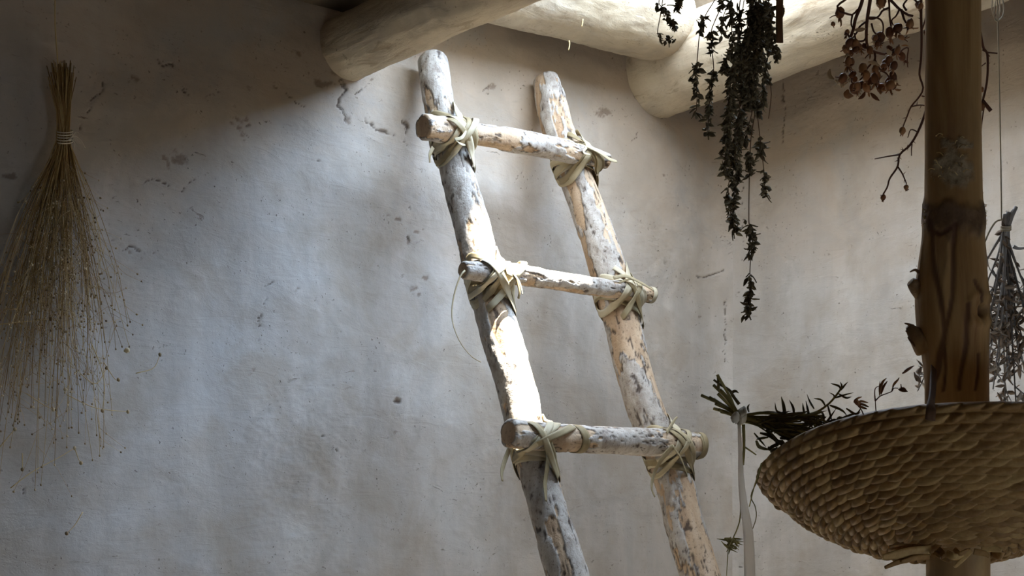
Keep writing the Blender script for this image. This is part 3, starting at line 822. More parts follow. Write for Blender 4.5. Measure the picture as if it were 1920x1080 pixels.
mb = MB(); mb.tube([at(1415, -150, HYD), room(*(lambda v: (np.dot(v, DW), np.dot(v, DN)))(at(1415, -150, HYD)-W0), EYE+1.53)], .0018, seg=6); mb.build('cord', M['cord'], herb)
T0 = (1415, -160)
ST = [([T0, (1360, -40), (1340, 0), (1322, 30), (1312, 62), (1307, 115), (1303, 150), (1307, 178), (1305, 212)], [(28, 70), (122, 142, 1.6), (142, 178), (182, 212, .5)]),
      ([T0, (1372, -40), (1351, 15), (1340, 40), (1333, 62), (1335, 95), (1338, 132), (1332, 180), (1326, 252)], [(0, 20, 1.5), (60, 95), (132, 182, 1.3), (185, 255, 1.0)]),
      ([T0, (1385, -30), (1371, 0), (1372, 60), (1374, 130), (1368, 170), (1364, 235), (1362, 270), (1361, 335)], [(0, 45), (62, 140, 1.5), (140, 250, 1.2), (250, 335, 1.6)]),
      ([T0, (1398, -30), (1388, 0), (1386, 40), (1390, 150), (1385, 220), (1378, 300), (1383, 320), (1378, 350), (1374, 410), (1379, 438)], [(20, 180, 1.0), (200, 330, 1.0), (318, 342, 1.6), (340, 440, 1.1)]),
      ([T0, (1410, 0), (1405, 80), (1400, 150), (1393, 220), (1385, 290), (1366, 345), (1369, 390), (1375, 432)], [(0, 220, 1.5), (220, 300, 1.0), (345, 400, 1.3), (400, 435, 1.2)]),
      ([T0, (1416, 0), (1418, 80), (1413, 160), (1416, 205), (1408, 260), (1405, 330), (1404, 400), (1405, 425), (1411, 445), (1407, 490), (1406, 515), (1406, 550), (1402, 588)], [(0, 150, 1.8), (150, 205, 1.6), (285, 332, 1.8), (418, 478, 1.6), (512, 590, 1.3)]),
      ([T0, (1426, 0), (1428, 70), (1420, 130), (1414, 190), (1404, 235), (1398, 262)], [(0, 140, 2.4), (230, 262, 1.4)]),
      ([T0, (1434, -10), (1440, 40), (1442, 90), (1433, 145), (1428, 200)], [(0, 95, 1.8), (130, 202, 1.5)]),
      ([T0, (1438, -20), (1445, 40), (1446, 72), (1452, 95), (1457, 118)], [(20, 118, 1.1)]),
      ([T0, (1420, 60), (1418, 180), (1424, 250), (1430, 300), (1433, 330), (1434, 365)], [(180, 215, .8), (255, 292, 1.5), (318, 366, 1.3)]),
      ([T0, (1430, -20), (1448, -10), (1455, 0), (1462, 10), (1471, 17)], [(0, 20, 1.5)]),
      ([T0, (1390, -40), (1360, 20), (1354, 45), (1352, 66)], [(30, 66, .9)]),
      ([T0, (1392, 20), (1372, 80), (1360, 115), (1352, 140)], [(105, 140, 1.2)]),
      ([T0, (1404, 30), (1392, 90), (1380, 150), (1372, 200), (1368, 235)], [(60, 235, 1.4)]),
      ([T0, (1408, 30), (1398, 100), (1406, 170), (1410, 220)], [(0, 200, 1.5)]),
      ([T0, (1422, 30), (1412, 100), (1398, 160), (1390, 215), (1372, 280), (1366, 330)], [(0, 190, 1.6), (215, 335, 1.0)]),
      ([T0, (1424, 40), (1434, 110), (1446, 170), (1440, 230)], [(100, 150, .8)])]
for k, (pts, cl) in enumerate(ST):
    pts = [(x, y, .05*math.sin(k*2.1)*min(1, max(0, (y+160)/300))) for x, y in pts]
    strand(herb, pts, HYD, cl, .0135, 1.25)
def hang_cord(o, p, r=.0012):
    v = p-W0; mb = MB(); mb.tube([p, room(np.dot(v, DW), np.dot(v, DN), EYE+1.53)], r, seg=6); return mb.build('cord', M['cord'], o)
sp = empty('herb_sprig', at(1250, -60, 2.5))
tag(sp, 'small curled dark herb sprig hanging at top left of the leafy bunch', 'herbs')
strand(sp, [(1250, -60), (1236, 0), (1240, 12), (1250, 25), (1258, 40), (1266, 54)], 2.5, [(5, 55, 1.6)], .013, 1.1)
strand(sp, [(1250, -60), (1244, -10), (1238, 30), (1233, 60), (1240, 75), (1252, 76), (1264, 66)], 2.5, [(58, 80, 1.5)], .012, .9)
strand(sp, [(1250, -60), (1262, -20), (1276, 0), (1268, 12)], 2.5, [(-5, 12, 3)], .013, 1.2)
hang_cord(sp, at(1250, -60, 2.5))
mb = MB()
P = np.array([at(1462, -90, 2.28), at(1462, 0, 2.28), at(1461, 40, 2.28), at(1462, 80, 2.28)])
mb.ribbon(spline(P, 12), np.tile([1.0, .2, 0], (12, 1)), .0115, .004, .5)
o = mb.build('wooden_stick', M['tagwood']); hang_cord(o, at(1462, -90, 2.28))
tag(o, 'thin flat dark wooden stick hanging at right side of the leafy herb bunch', 'stick')

# ------------------------------------------------------------------ rose hip bunch
RY = 2.14
hb = empty('rose_hip_bunch', at(1650, -120, RY))
tag(hb, 'bunch of dried red brown rose hips on dark branching twigs', 'dried flowers')
def twig(parent, pts, Y, r0, r1, mat='twig', name='branch'):
    mb = MB(); mb.tube([at(x, y, Y+(d[0] if d else 0)) for x, y, *d in pts], r0, r1, 7); return mb.build(name, M[mat], parent)
TR = (1650, -120)
for pts, r0, r1 in (([TR, (1636, -30), (1630, 10), (1625, 45), (1625, 80), (1630, 92), (1645, 99), (1660, 102)], .0042, .0018),
                    ([TR, (1622, -20), (1614, 10), (1604, 35), (1600, 55), (1594, 72), (1590, 90)], .0040, .0022),
                    ([TR, (1600, -30), (1590, -5), (1571, 10), (1573, 22), (1585, 25), (1598, 28), (1608, 18)], .0022, .0016),
                    ([TR, (1660, -20), (1675, 5), (1690, 20), (1703, 28), (1712, 30)], .0034, .0018),
                    ([TR, (1662, -30), (1667, 5), (1668, 30), (1671, 50)], .0022, .0014),
                    ([(1690, 18), (1697, 40), (1706, 46)], .0022, .0012), ([(1668, 14), (1655, 20), (1648, 30), (1636, 36), (1626, 34)], .0018, .0012),
                    ([(1626, 33), (1642, 33), (1652, 38), (1656, 48), (1655, 62), (1650, 68)], .0016, .0011), ([(1634, 44), (1638, 58), (1646, 68), (1650, 74)], .0016, .0011),
                    ([(1700, 20), (1694, 10), (1700, 0), (1706, -10)], .0018, .0012), ([(1686, 18), (1680, 30), (1672, 38), (1675, 48)], .0016, .001),
                    ([(1594, 70), (1586, 62), (1584, 66)], .002, .0012), ([(1626, 64), (1620, 76), (1606, 76), (1602, 62)], .0018, .0012),
                    ([(1590, 85), (1590, 100), (1594, 112), (1592, 122)], .002, .001), ([(1640, 99), (1640, 112), (1626, 128), (1622, 140), (1612, 150)], .0018, .001),
                    ([(1660, 100), (1672, 100), (1682, 90), (1686, 84)], .0018, .001), ([(1640, 112), (1650, 130), (1662, 138), (1670, 150)], .0018, .001),
                    ([(1592, 122), (1600, 138), (1596, 150), (1600, 160)], .0016, .001), ([(1598, 28), (1596, 45), (1600, 55)], .0016, .001), ([(1596, 150), (1580, 146), (1566, 144)], .0014, .0008),
                    ([(1686, 100), (1694, 92), (1703, 90), (1701, 108), (1702, 126)], .0014, .0008), ([(1571, 28), (1562, 30), (1555, 34)], .001, .0006),
                    ([(1625, 40), (1612, 50), (1606, 62), (1598, 72)], .0018, .001), ([(1680, -20), (1700, -10), (1716, 0), (1723, 12)], .0024, .0014)):
    twig(hb, pts, RY, r0, r1)
HIPS = [(1575, 24, 9), (1562, 45, 4), (1588, 61, 5), (1593, 80, 8), (1586, 93, 7.5), (1604, 83, 8), (1594, 116, 9), (1580, 147, 8), (1602, 166, 9), (1598, 140, 7), (1618, 128, 8),
        (1624, 142, 8), (1625, 164, 8.5), (1640, 147, 8.5), (1641, 131, 8), (1650, 70, 9), (1668, 61, 9), (1683, 53, 9), (1706, 45, 9), (1723, 9, 8), (1652, 4, 9), (1683, 94, 7), (1691, 106, 8), (1676, 98, 6),
        (1661, 118, 8), (1667, 112, 7), (1652, 165, 8), (1669, 160, 9), (1668, 150, 8), (1605, 93, 7), (1690, 70, 6), (1612, 88, 6), (1640, 72, 6), (1657, 124, 6), (1630, 152, 6), (1648, 78, 7)]
rs2 = random.Random(5)
for k in range(16): HIPS.append((rs2.uniform(1588, 1680), rs2.uniform(70, 168), rs2.uniform(5, 8)))
for x, y, r in HIPS:
    c = at(x, y, RY+R.uniform(-.03, .03)); rr_ = 1.15*r*RY/F
    mb = MB(); ax = rnd3(.5)+np.array([0, 0, -1.0])
    ax /= np.linalg.norm(ax)
    mb.blob(c, rr_*R.uniform(.7, .95), rr_*R.uniform(.7, .95), rr_*1.05, ax, 10, 8, .08)
    h = mb.build('hip', M['hip'], hb)
    ml = MB()
    for k in range(R.choice([3, 4, 5])):
        d = ax*.8+rnd3(.5); ml.leaf(c+ax*rr_*.7, d, rr_*R.uniform(.9, 1.8), rr_*.5, .3)
    ml.build('sepals', M['husk'] if R.random() < .35 else M['hip'], h)
for pts, w in (([(1556, 130), (1555, 142), (1564, 148)], 8), ([(1566, 150), (1578, 158), (1590, 154)], 6), ([(1628, 116), (1638, 118), (1650, 124)], 8), ([(1632, 174), (1640, 182), (1649, 189)], 7),
               ([(1622, 172), (1618, 180), (1609, 186)], 7), ([(1590, 168), (1588, 178), (1600, 180)], 12), ([(1650, 130), (1658, 132), (1664, 126)], 4), ([(1602, 56), (1612, 56), (1624, 54)], 8), ([(1664, 92), (1668, 100), (1672, 96)], 8), ([(1690, 86), (1698, 85), (1704, 87)], 3), ([(1678, 168), (1686, 169), (1690, 168)], 4)):
    strip_px('dry_leaf', [(x, y, RY-.01) for x, y in pts], w*RY/F, M['husk'] if w in (8, 6, 3) and R.random() < .7 else M['hip'], hb, .0012, [.3, 1, .9, .15])
hang_cord(hb, at(1650, -120, RY))
# ---- long thorny twig behind the post
LY = 2.02
lt = empty('thorny_twig', at(1728, -60, LY))
tag(lt, 'long bare thorny twig with single hips hanging close to the post', 'twig')
def thorns(pts, n, Y):
    mb = MB(); P = spline([at(x, y, Y) for x, y in pts], 60)
    for k in range(n):
        i = R.randrange(4, 58); d = rnd3(1); d[1] *= .3; d /= np.linalg.norm(d)
        mb.tube([P[i], P[i]+d*.0035, P[i]+d*.006], .0008, .0002, 5)
    mb.build('thorns', M['twig'], lt)['kind'] = 'stuff'
for pts, r0, r1, th_ in (([(1728, -60), (1727, 20), (1728, 70), (1727, 110), (1724, 140), (1731, 165), (1723, 182), (1708, 200), (1700, 220), (1692, 240)], .0024, .0010, 8),
                         ([(1745, 170), (1736, 208), (1722, 245), (1706, 272), (1687, 290), (1683, 312), (1668, 335), (1664, 350), (1656, 364)], .0022, .0012, 16),
                         ([(1687, 290), (1672, 292), (1655, 295), (1640, 298)], .0013, .0007, 0), ([(1683, 312), (1692, 326), (1700, 345)], .0013, .0008, 2),
                         ([(1722, 248), (1708, 243), (1702, 258)], .0011, .0006, 0), ([(1710, 270), (1709, 280), (1709, 292)], .001, .0006, 0), ([(1708, 200), (1724, 197), (1736, 198)], .0012, .0008, 2),
                         ([(1728, 180), (1738, 182), (1746, 186)], .001, .0007, 0), ([(1727, 60), (1734, 40), (1738, 20)], .0014, .0008, 0)):
    twig(lt, pts, LY, r0, r1)
    if th_: thorns(pts, th_, LY)
for x, y, r in ((1692, 245, 7.5), (1656, 370, 6), (1699, 351, 5.5), (1726, 12, 7), (1735, 60, 4)):
    mb = MB(); mb.blob(at(x, y, LY), r*LY/F*.85, None, r*LY/F, (0, 0, 1), 9, 7, .1); h = mb.build('hip', M['hip'], lt)
    ml = MB()
    for k in range(4): ml.leaf(at(x, y, LY)-UP*r*LY/F*.6, rnd3(.6)-UP, r*LY/F*.9, .002, .2)
    ml.build('sepals', M['hip'], h)
hang_cord(lt, at(1728, -60, LY))
rt = empty('bare_twig', at(1848, 92, 1.95))
tag(rt, 'short bare brown twig sticking out at the right edge of the post', 'twig')
for pts, r0, r1 in (([(1838, 60), (1844, 90), (1851, 100), (1852, 130), (1850, 155), (1846, 175), (1842, 190), (1836, 205)], .0018, .0016), ([(1842, 93), (1852, 98), (1870, 100)], .0012, .0009),
                    ([(1842, 188), (1850, 198), (1858, 208)], .0026, .0028), ([(1846, 195), (1842, 222), (1839, 250)], .0012, .0006), ([(1850, 100), (1856, 106)], .001, .0006), ([(1848, 118), (1838, 126)], .001, .0006)):
    twig(rt, pts, 1.95, r0, r1)
for x, y, r in ((1841, 200, 6), (1841, 168, 4)):
    mb = MB(); mb.blob(at(x, y, 1.95), r*1.95/F, None, r*1.3*1.95/F, None, 9, 7, .1); mb.build('hip', M['hip'], rt)

# ------------------------------------------------------------------ grey twig bundle on a cord at right
GY = 2.5
gb = empty('twig_bundle', at(1886, 425, GY))
tag(gb, 'grey dried twig bundle hanging from a thin pale cord right of the post', 'twigs')
mb = MB(); mb.tube([at(1869, -120, GY), at(1870, 0, GY), at(1873, 130, GY), at(1876, 280, GY), at(1878, 412, GY)], .0014, seg=6, n=60); mb.build('cord', M['cord'], gb)
mb = MB()
for pts in ([(1870, 40), (1861, 25), (1860, 5), (1864, -15)], [(1870, 40), (1880, 30), (1882, 12), (1876, -15)], [(1870, 40), (1864, 34), (1866, 2)], [(1870, 40), (1875, 20), (1873, -10)]):
    mb.tube([at(x, y, GY) for x, y in pts], .0011, seg=6)
mb.build('bow', M['cord'], gb)
mb = MB()
for k in range(4):
    P = np.array([at(1886+math.cos(a)*9, 424+k*2.2+math.sin(a)*2, GY-.012*math.sin(a)) for a in np.linspace(0, 2*math.pi, 14)])
    mb.tube(P, .0016, seg=6, n=28)
mb.tube([at(1880, 412, GY), at(1868, 415, GY), at(1856, 432, GY), at(1846, 455, GY)], .0018, seg=6)
mb.build('tie', M['cord'], gb)
tops = [((1890, 398), .0052), ((1905, 388), .0055), ((1896, 404), .0045), ((1884, 402), .004)]
def gtwig(pts, r0, r1, lv=0):
    P = [at(x, y, GY+d) for x, y, d in pts]
    mb = MB(); mb.tube(P, r0, r1, 7); b = mb.build('branch', M['greytwig'], gb)
    if lv:
        ml = MB(); S = spline(P, 40)
        for k in range(int(lv*.55)):
            i = R.randrange(12, 40); d = rnd3(.8)+np.array([0, 0, -.4])
            ml.leaf(S[i], d, R.uniform(.012, .026), R.uniform(.005, .010), R.uniform(-.4, .6))
        ml.build('leaves', M['greyleaf'], b)
bases = [(1832, 520), (1846, 540), (1858, 560), (1868, 600), (1880, 640), (1892, 620), (1905, 600), (1916, 570), (1930, 560), (1850, 610), (1872, 690), (1895, 710), (1912, 680), (1940, 640), (1838, 660), (1862, 730), (1885, 760), (1905, 760), (1930, 740), (1848, 700)]
for k, (x, y) in enumerate(bases):
    (tx, ty), tr = tops[k % 4]
    d = R.uniform(-.05, .05)
    mx, my = 1886+(x-1886)*.35+R.uniform(-6, 6), 430+(y-430)*.42
    gtwig([(tx, ty, 0), (1886+R.uniform(-5, 5), 428, 0), (mx, my, d*.5), (x, y, d)], .0036 if k < 10 else .0028, .0012, 16 if y > 560 else 8)
    for q_ in range(5):
        u = R.uniform(.25, .95); bx, by = mx+(x-mx)*u, my+(y-my)*u
        ex, ey = bx+R.uniform(-34, 34), by+R.uniform(0, 60)
        if ex < 1795: ex = 1800
        gtwig([(bx, by, d*u), ((bx+ex)/2+R.uniform(-5, 5), (by+ey)/2, d), (ex, ey, d+R.uniform(-.03, .03))], .0016, .0007, 9 if by > 520 else 3)
gtwig([(1880, 480, 0), (1850, 580, -.01), (1800, 668, -.02), (1760, 700, -.02), (1734, 704, -.02)], .0028, .0012)
for pts in ([(1760, 700), (1732, 690), (1722, 686)], [(1760, 700), (1726, 706), (1714, 708)], [(1734, 704), (1728, 718), (1720, 734)], [(1734, 704), (1724, 698), (1715, 696)]):
    gtwig([(x, y, -.02) for x, y in pts], .0012, .0007, 6)
gtwig([(1900, 462, 0), (1910, 466, 0), (1925, 464, 0)], .0035, .002)

# ------------------------------------------------------------------ herb bundle lying in the basket
KY = 1.76
kb = empty('herb_bundle', at(1388, 785, KY))
tag(kb, 'tied olive green herb bundle poking out over the left rim of the basket', 'herbs')
TIE = (1390, 783)
for k, (x, y) in enumerate([(1315, 741), (1337, 748), (1345, 703), (1338, 722), (1346, 738), (1338, 766), (1352, 772), (1330, 745), (1350, 730), (1342, 757), (1358, 760), (1348, 768)]):
    mb = MB(); d = R.uniform(-.015, .015)
    e = (1500+R.uniform(-40, 60), 800+R.uniform(-28, 40))
    mb.tube([at(x, y, KY+d), at((x+TIE[0])/2+2, (y+TIE[1])/2+R.uniform(-3, 3), KY), at(TIE[0]+R.uniform(-4, 4), TIE[1]+R.uniform(-8, 8), KY), at((TIE[0]+e[0])/2, (TIE[1]+e[1])/2+R.uniform(-4, 4), KY+d*.5), at(e[0], e[1], KY+d)], .0021, .0011, 6)
    st = mb.build('stem', M['greenstem'], kb)
    ml = MB()
    for q_ in range(5):
        u = R.uniform(.15, .95); c = at(TIE[0]+(e[0]-TIE[0])*u, TIE[1]+(e[1]-TIE[1])*u, KY+d*.7)
        ml.leaf(c, np.array([R.uniform(.4, 1), R.uniform(-.3, .3), R.uniform(-.5, .3)]), R.uniform(.03, .055), R.uniform(.003, .005), R.uniform(-.2, .2))
    ml.build('leaves', M['needle'], st)
mb = MB(); ml = MB()
main = [(1390, 780), (1430, 774), (1470, 778), (1520, 776), (1548, 762), (1565, 745), (1576, 730)]
mb.tube([at(x, y, KY) for x, y in main], .0022, .0012, 6)
st = mb.build('stem', M['greenstem'], kb)
def blade(pts, w):
    P = spline([at(x, y, KY+R.uniform(-.012, .012)) for x, y in pts], 10); T = np.gradient(P, axis=0)
    ml.ribbon(P, np.cross(T, np.array([.2, 1, .1])), w*KY/F, .0012, None, taper=[.6, 1, .8, .15])
for pts, w in (([(1473, 794), (1470, 765), (1465, 744)], 7), ([(1489, 778), (1487, 764), (1480, 750)], 5), ([(1512, 794), (1507, 770), (1505, 756)], 5), ([(1526, 766), (1518, 752), (1513, 739)], 4), ([(1520, 800), (1516, 775), (1511, 752)], 5),
               ([(1465, 774), (1456, 770), (1453, 755)], 4), ([(1460, 774), (1445, 772), (1432, 771)], 3), ([(1538, 768), (1545, 782), (1543, 800)], 4), ([(1552, 760), (1556, 775), (1560, 790)], 4), ([(1548, 762), (1540, 750), (1526, 747)], 4),
               ([(1556, 760), (1572, 766), (1582, 772), (1588, 780)], 5), ([(1566, 746), (1578, 742), (1600, 736)], 4), ([(1572, 738), (1586, 746), (1596, 744)], 4), ([(1576, 732), (1573, 724), (1558, 719)], 4), ([(1577, 732), (1578, 722), (1575, 716)], 4), ([(1578, 730), (1584, 722), (1590, 716)], 4),
               ([(1560, 752), (1564, 742), (1555, 736)], 3), ([(1440, 820), (1425, 822), (1418, 824)], 5), ([(1418, 826), (1424, 838), (1445, 844)], 7), ([(1440, 842), (1455, 834), (1468, 830)], 7), ([(1440, 838), (1448, 846), (1452, 848)], 5), ([(1442, 844), (1460, 842), (1475, 838)], 6),
               ([(1414, 812), (1424, 824), (1436, 838)], 4), ([(1425, 812), (1440, 816), (1452, 826)], 6), ([(1470, 790), (1500, 800), (1530, 806)], 5), ([(1460, 800), (1490, 812), (1510, 822)], 5), ([(1450, 806), (1475, 822), (1490, 834)], 7), ([(1478, 806), (1505, 796), (1540, 792)], 5), ([(1490, 818), (1515, 812), (1545, 806)], 6),
               ([(1440, 796), (1470, 808), (1500, 830)], 6), ([(1436, 806), (1456, 826), (1480, 842)], 8), ([(1380, 752), (1374, 740), (1366, 732)], 5), ([(1370, 738), (1378, 733), (1385, 737)], 6), ([(1404, 772), (1402, 764), (1405, 758)], 4)):
    blade(pts, w)
for k in range(46):
    x = R.uniform(1440, 1590); y = 842-(x-1440)*.30+R.uniform(-34, 14); blade([(x, y), (x+R.uniform(4, 22), y+R.uniform(-16, 14)), (x+R.uniform(14, 40), y+R.uniform(-26, 24))], R.uniform(3, 6))
ml.build('leaves', M['needle'], st)
twig(kb, [(1338, 712), (1352, 722), (1368, 732), (1374, 742), (1386, 758)], KY, .0014, .0022, 'needle', 'stem')
twig(kb, [(1346, 702), (1347, 720), (1347, 732)], KY, .0016, .002, 'needle', 'stem')
mb = MB()
for k in range(5):
    P = np.array([at(1390+k*2.2-4+math.cos(a)*2.5, 783+math.sin(a)*13-k*1.4, KY-.016*math.cos(a)-.002) for a in np.linspace(0, 2*math.pi, 16)])
    mb.tube(P, .0022, seg=6, n=32)
mb.blob(at(1379, 783, KY-.02), .006, .006, .007, None, 8, 6, .2, .95)
mb.build('tie', M['cord'], kb)
strip_px('strap', [(1386, 796, KY-.018), (1388, 850, KY-.018), (1390, 905, KY-.018), (1395, 950, KY-.018), (1403, 1000, KY-.018), (1406, 1090, KY-.018), (1407, 1180, KY-.018)], .0125, M['strap'], kb, .0014, [.3, .45, .7, .95, 1.1, 1.1, 1])
for pts, r in (([(1386, 796), (1388, 830), (1387, 870), (1389, 940), (1386, 980), (1374, 1010), (1366, 1025)], .0011), ([(1394, 796), (1395, 840), (1393, 872)], .0022), ([(1396, 838), (1408, 846), (1418, 853)], .0012),
               ([(1428, 868), (1422, 888), (1412, 920), (1405, 950)], .0010), ([(1428, 868), (1420, 900), (1408, 930), (1416, 950), (1418, 970), (1411, 992)], .0008), ([(1366, 1025), (1364, 1050), (1362, 1085)], .0006)):
    twig(kb, pts, KY-.012, r, r*.7, 'greenstem', 'strand')
ml = MB()
for k in range(24):
    x0, y0 = 1376+R.uniform(-8, 8), 1012+R.uniform(-6, 12)
    P = spline([at(x0, y0, KY-.012), at(x0-10+R.uniform(-6, 14), y0+5+R.uniform(-6, 6), KY-.012), at(x0+R.uniform(-30, 16), y0+R.uniform(-4, 20), KY-.012)], 8)
    ml.ribbon(P, np.cross(np.gradient(P, axis=0), np.array([.1, 1, .2])), .0024, .0008, None, taper=[.7, 1, .2])
ml.build('sprig_leaves', M['greenstem'], kb)

# ------------------------------------------------------------------ seed pod sprigs standing in the basket
SY = 1.62
def pod(parent, pts, w, mat='hip', name='pod'):
    mb = MB(); P = spline([at(x, y, SY) for x, y in pts], 9)
    k = w*SY/F/2; mb.tube(P, k, k, 7, n=9, rad=[k*.25, k*.9, k, k*.8, k*.2]); return mb.build(name, M[mat], parent)
o = empty('seed_pod_sprig', at(1618, 778, SY))
tag(o, 'tiny fan of brown seed pods just over the basket rim', 'dried flowers')
twig(o, [(1622, 790), (1616, 770), (1606, 758)], SY, .0008, .0006)
for e in ((1602, 752, 1610, 745), (1606, 748, 1616, 744), (1612, 752, 1628, 755), (1614, 757, 1629, 763), (1612, 762, 1626, 767), (1605, 756, 1604, 748)):
    pod(o, [(1609, 762), ((1609+e[0])/2+2, (762+e[1])/2), (e[0], e[1]), (e[2], e[3])], 5)
o = empty('seed_pod_sprig', at(1642, 768, SY))
tag(o, 'branched sprig with hanging brown pods standing above the basket rim left of post', 'dried flowers')
for pts in ([(1644, 790), (1642, 765), (1641, 748)], [(1641, 752), (1640, 735), (1642, 727), (1648, 724)], [(1641, 752), (1650, 743), (1662, 738), (1672, 734), (1676, 728), (1684, 728)], [(1672, 734), (1676, 722), (1686, 708)], [(1690, 728), (1689, 720)], [(1692, 700), (1705, 690), (1714, 686)]):
    twig(o, pts, SY, .0008, .0005)
for pts, w in (([(1649, 742), (1651, 728), (1655, 716), (1662, 709)], 6), ([(1652, 740), (1656, 726), (1664, 714)], 5), ([(1649, 740), (1649, 728), (1650, 714)], 3), ([(1673, 725), (1679, 717), (1686, 710)], 5), ([(1692, 701), (1702, 693), (1713, 686)], 6), ([(1684, 730), (1692, 732), (1702, 734)], 6), ([(1686, 728), (1694, 728), (1700, 732)], 4)):
    pod(o, pts, w)

# ------------------------------------------------------------------ straw bunch on the back wall, left
sb = empty('straw_bunch', on_wall(121, 245, .05))
tag(sb, 'large fan of dry flax stalks hanging upside down on the wall', 'dried plants')
mb = MB(); mb.tube([on_wall(103, -150, .03), on_wall(103, 0, .03), on_wall(104, 60, .04), on_wall(112, 160, .05), on_wall(118, 248, .055)], .0014, seg=6, n=30); mb.build('cord', M['straw'], sb)
ms = MB(); mh = MB()
for k in range(165):
    f = R.gauss(0, 1); f = max(-2.0, min(2.0, f))
    s0 = .045+R.uniform(-.014, .014)
    nx = 120+f*6+R.uniform(-3, 3)
    tx = 117+f*11+R.uniform(-8, 8); ty = 112+R.uniform(0, 60)
    ex = 100+f*68+R.uniform(-45, 45); ey = R.choice([R.uniform(430, 640), R.uniform(520, 800), R.uniform(600, 930)])
    s1 = s0+R.uniform(-.02, .06); ey = max(ey, 430+110*abs(f))
    mx = nx+(ex-nx)*.42+R.uniform(-14, 14)
    kx, ky = ex+R.uniform(-14, 14), ey
    pts = [on_wall(tx, ty, s0), on_wall(nx, 215+R.uniform(-10, 10), s0*.95), on_wall(nx+f*.6, 268, s0), on_wall(mx, 268+(ey-268)*.33, (s0+s1)/2), on_wall(mx+(ex-mx)*.62+R.uniform(-8, 8), 268+(ey-268)*.68, s1), on_wall(kx, ky, s1)]
    c = R.random(); ms.tube(pts, .00095, .00045, 4, n=12, a=c)
    S = spline(pts, 40)
    for q_ in range(R.choice([3, 4, 6])):
        i = R.randrange(17, 38); b = S[i]; d = rnd3(.5)+np.array([0, 0, -1.0]); d = d-DN*min(0, np.dot(d, DN)); e = b+d*R.uniform(.02, .09)+DW*R.uniform(-.045, .045)
        ms.tube([b, (b+e)/2+rnd3(.004), e], .0005, .0003, 3, n=5, a=c)
        mh.blob(e, .0022*R.uniform(.6, 1.5), None, .0023, None, 5, 4, .15)
    mh.blob(S[-1], .0022, None, .0027, None, 5, 4, .15)
for pts in ([(125, 740), (180, 765), (240, 772)], [(50, 738), (80, 758), (100, 768)], [(20, 915), (60, 885), (110, 858), (140, 840)], [(0, 608), (50, 603), (95, 598)], [(0, 838), (15, 820), (28, 805)], [(170, 640), (190, 690), (196, 730), (192, 770)],
            [(195, 680), (215, 710), (222, 712)], [(150, 700), (180, 720), (200, 690)], [(128, 690), (130, 720), (122, 730)], [(42, 850), (42, 880)], [(140, 840), (148, 862), (152, 868)], [(155, 960), (140, 985), (125, 1000)], [(50, 455), (70, 472), (88, 484)],
            [(255, 700), (288, 690), (300, 665)]):
    ms.tube([on_wall(x, y, .07) for x, y in pts], .0012, .0007, 5, a=.9)
    mh.blob(on_wall(*pts[-1], .07), .004, None, .0045, None, 6, 5, .15)
for (x, y) in [(238, 657)]: mh.blob(on_wall(x, y, .05), .008, .006, .006, None, 8, 6, .2, .95)
o = ms.build('stalks', M['straw'], sb); o['kind'] = 'stuff'
o = mh.build('seed_heads', M['seed'], sb); o['kind'] = 'stuff'
mb = MB()
for k in range(5):
    P = np.array([on_wall(121+math.cos(a)*15, 246+k*5+math.sin(a)*3, .045+.022*math.sin(a)) for a in np.linspace(0, 2*math.pi, 14)])
    mb.tube(P, .0015, seg=6, n=28, a=.7)
for pts in ([(130, 262), (140, 255), (152, 264), (160, 278)], [(128, 262), (138, 262), (150, 275)], [(132, 260), (140, 268), (138, 280)], [(130, 262), (142, 248), (148, 250)]):
    mb.tube([on_wall(x, y, .07) for x, y in pts], .0013, .0007, 5, a=.95)
mb.build('tie', M['cord'], sb)

# ------------------------------------------------------------------ camera
cam = bpy.data.cameras.new('camera'); co = bpy.data.objects.new('camera', cam); COL.objects.link(co)
co.location = (0, 0, EYE); co.rotation_euler = (math.pi/2, 0, 0)
cam.sensor_width = 36.0; cam.lens = 36.0*F/1920.0
cam.shift_y = (HY-540.0)/1920.0
cam.clip_start = 0.02
scene.camera = co

# ------------------------------------------------------------------ light
SUNS = 0.95; SKY = 35.0
el = math.radians(78); hz = 0.466*DW+0.882*DN; hz = hz/np.linalg.norm(hz)
SUN = hz*math.cos(el)+UP*math.sin(el)              # towards the sun
sun = bpy.data.lights.new('sun', 'SUN'); so = bpy.data.objects.new('sun', sun); COL.objects.link(so)
so.rotation_euler = Vector(SUN.tolist()).to_track_quat('Z', 'Y').to_euler()
sun.energy = 80.0; sun.angle = math.radians(0.53); sun.color = (1.0, .95, .86)
# added out-of-view sun blocker above the hatch; its gap lights the left rail
ZC = EYE+4.0
def shade_at(px, py, off=0.0):
    p = on_ladder(px, py, off); k = (ZC-p[2])/SUN[2]; q = p+SUN*k-W0
    return np.dot(q, DW), np.dot(q, DN)
gaps = [shade_at(*a_) for a_ in ((866, 400), (940, 780), (896, 462), (1000, 812, .058), (1060, 520))]
G0, G1 = gaps[2][1], gaps[3][1]; H0, H1 = min(gaps[0][0], gaps[1][0])-.004, gaps[4][0]
dt, ds = np.dot(SUN, DW)/SUN[2], np.dot(SUN, DN)/SUN[2]
hz_ = ZC-(EYE+1.6)
A0, A1, B0, B1 = -.70+dt*hz_, .85+dt*hz_, -.25+ds*hz_, SUNS+ds*hz_
cm = MB()
prism(cm, A0, H0, B0, B1, ZC, ZC+.03); prism(cm, H1, A1, B0, B1, ZC, ZC+.03)
prism(cm, H0, H1, B0, G0, ZC, ZC+.03); prism(cm, H0, H1, G1, B1, ZC, ZC+.03)
o = cm.build('roof', M['tagwood'], smooth=False); o['kind'] = 'structure'  # the added sun blocker, unseen, shaped only to steer the sun
w = bpy.data.worlds.new('sky'); scene.world = w; w.use_nodes = True
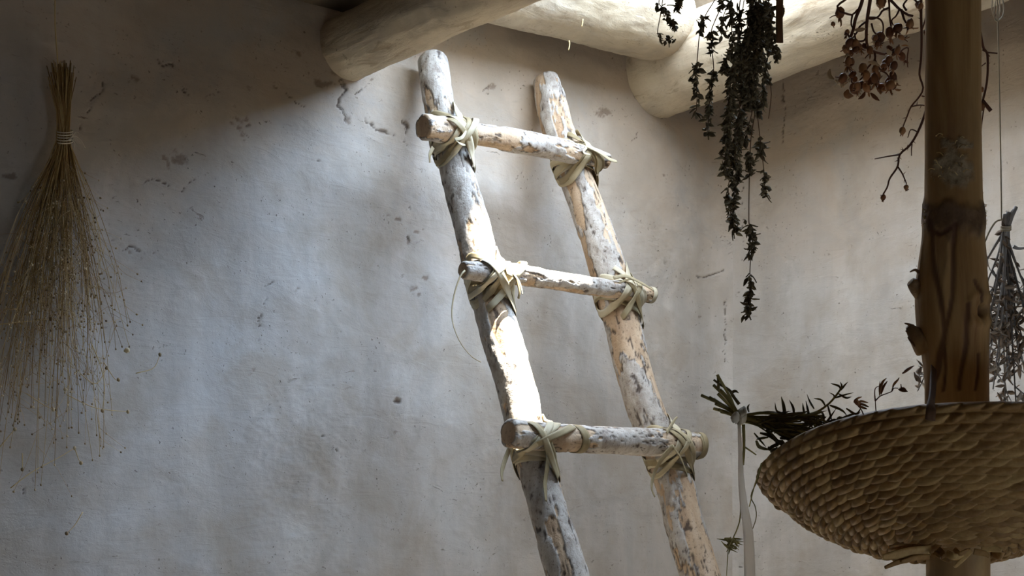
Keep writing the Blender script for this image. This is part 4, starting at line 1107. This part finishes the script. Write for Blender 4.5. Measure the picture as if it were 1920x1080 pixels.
bg = w.node_tree.nodes['Background']; wt = w.node_tree
tc = wt.nodes.new('ShaderNodeTexCoord'); dot = wt.nodes.new('ShaderNodeVectorMath'); dot.operation = 'DOT_PRODUCT'
GL = .74*DW+.38*DN+.56*UP; GL /= np.linalg.norm(GL)          # the bright side of the sky
wt.links.new(tc.outputs['Generated'], dot.inputs[0]); dot.inputs[1].default_value = GL.tolist()
rm = wt.nodes.new('ShaderNodeValToRGB'); rm.color_ramp.interpolation = 'EASE'
el_ = rm.color_ramp.elements
while len(el_) < 3: el_.new(.5)
for e_, (p_, c_) in zip(el_, ((.45, (.25, .28, .32)), (.80, (.36, .46, .60)), (1.0, (.50, .68, .97)))): e_.position = p_; e_.color = (*c_, 1)
wt.links.new(dot.outputs['Value'], rm.inputs[0]); wt.links.new(rm.outputs[0], bg.inputs[0]); bg.inputs[1].default_value = SKY
por = bpy.data.lights.new('hatch_portal', 'AREA'); po = bpy.data.objects.new('hatch_portal', por); COL.objects.link(po)
por.shape = 'RECTANGLE'; por.size = 1.25; por.size_y = 1.32; por.cycles.is_portal = True
po.location = room(.05, .74, EYE+1.80).tolist()
po.rotation_euler = (0, 0, math.atan2(DW[1], DW[0]))
dp_ = bpy.data.lights.new('fill_portal', 'AREA'); do = bpy.data.objects.new('fill_portal', dp_); COL.objects.link(do)  # samples the sky through the added fill opening
dp_.shape = 'RECTANGLE'; dp_.size = DR1-DR0; dp_.size_y = DRH; dp_.cycles.is_portal = True
do.location = room((DR0+DR1)/2, ROOM_D+.2, DRH/2).tolist()
do.rotation_euler = Vector((-DN).tolist()).to_track_quat('-Z', 'Y').to_euler()
scene.cycles.max_bounces = 10; scene.cycles.diffuse_bounces = 8
scene.cycles.use_denoising = True
try: scene.cycles.denoiser = 'OPENIMAGEDENOISE'
except Exception: pass
scene.view_settings.view_transform = 'Standard'; scene.view_settings.look = 'None'
scene.view_settings.exposure = 0.0; scene.view_settings.gamma = 1.0
scene.view_settings.use_curve_mapping = False
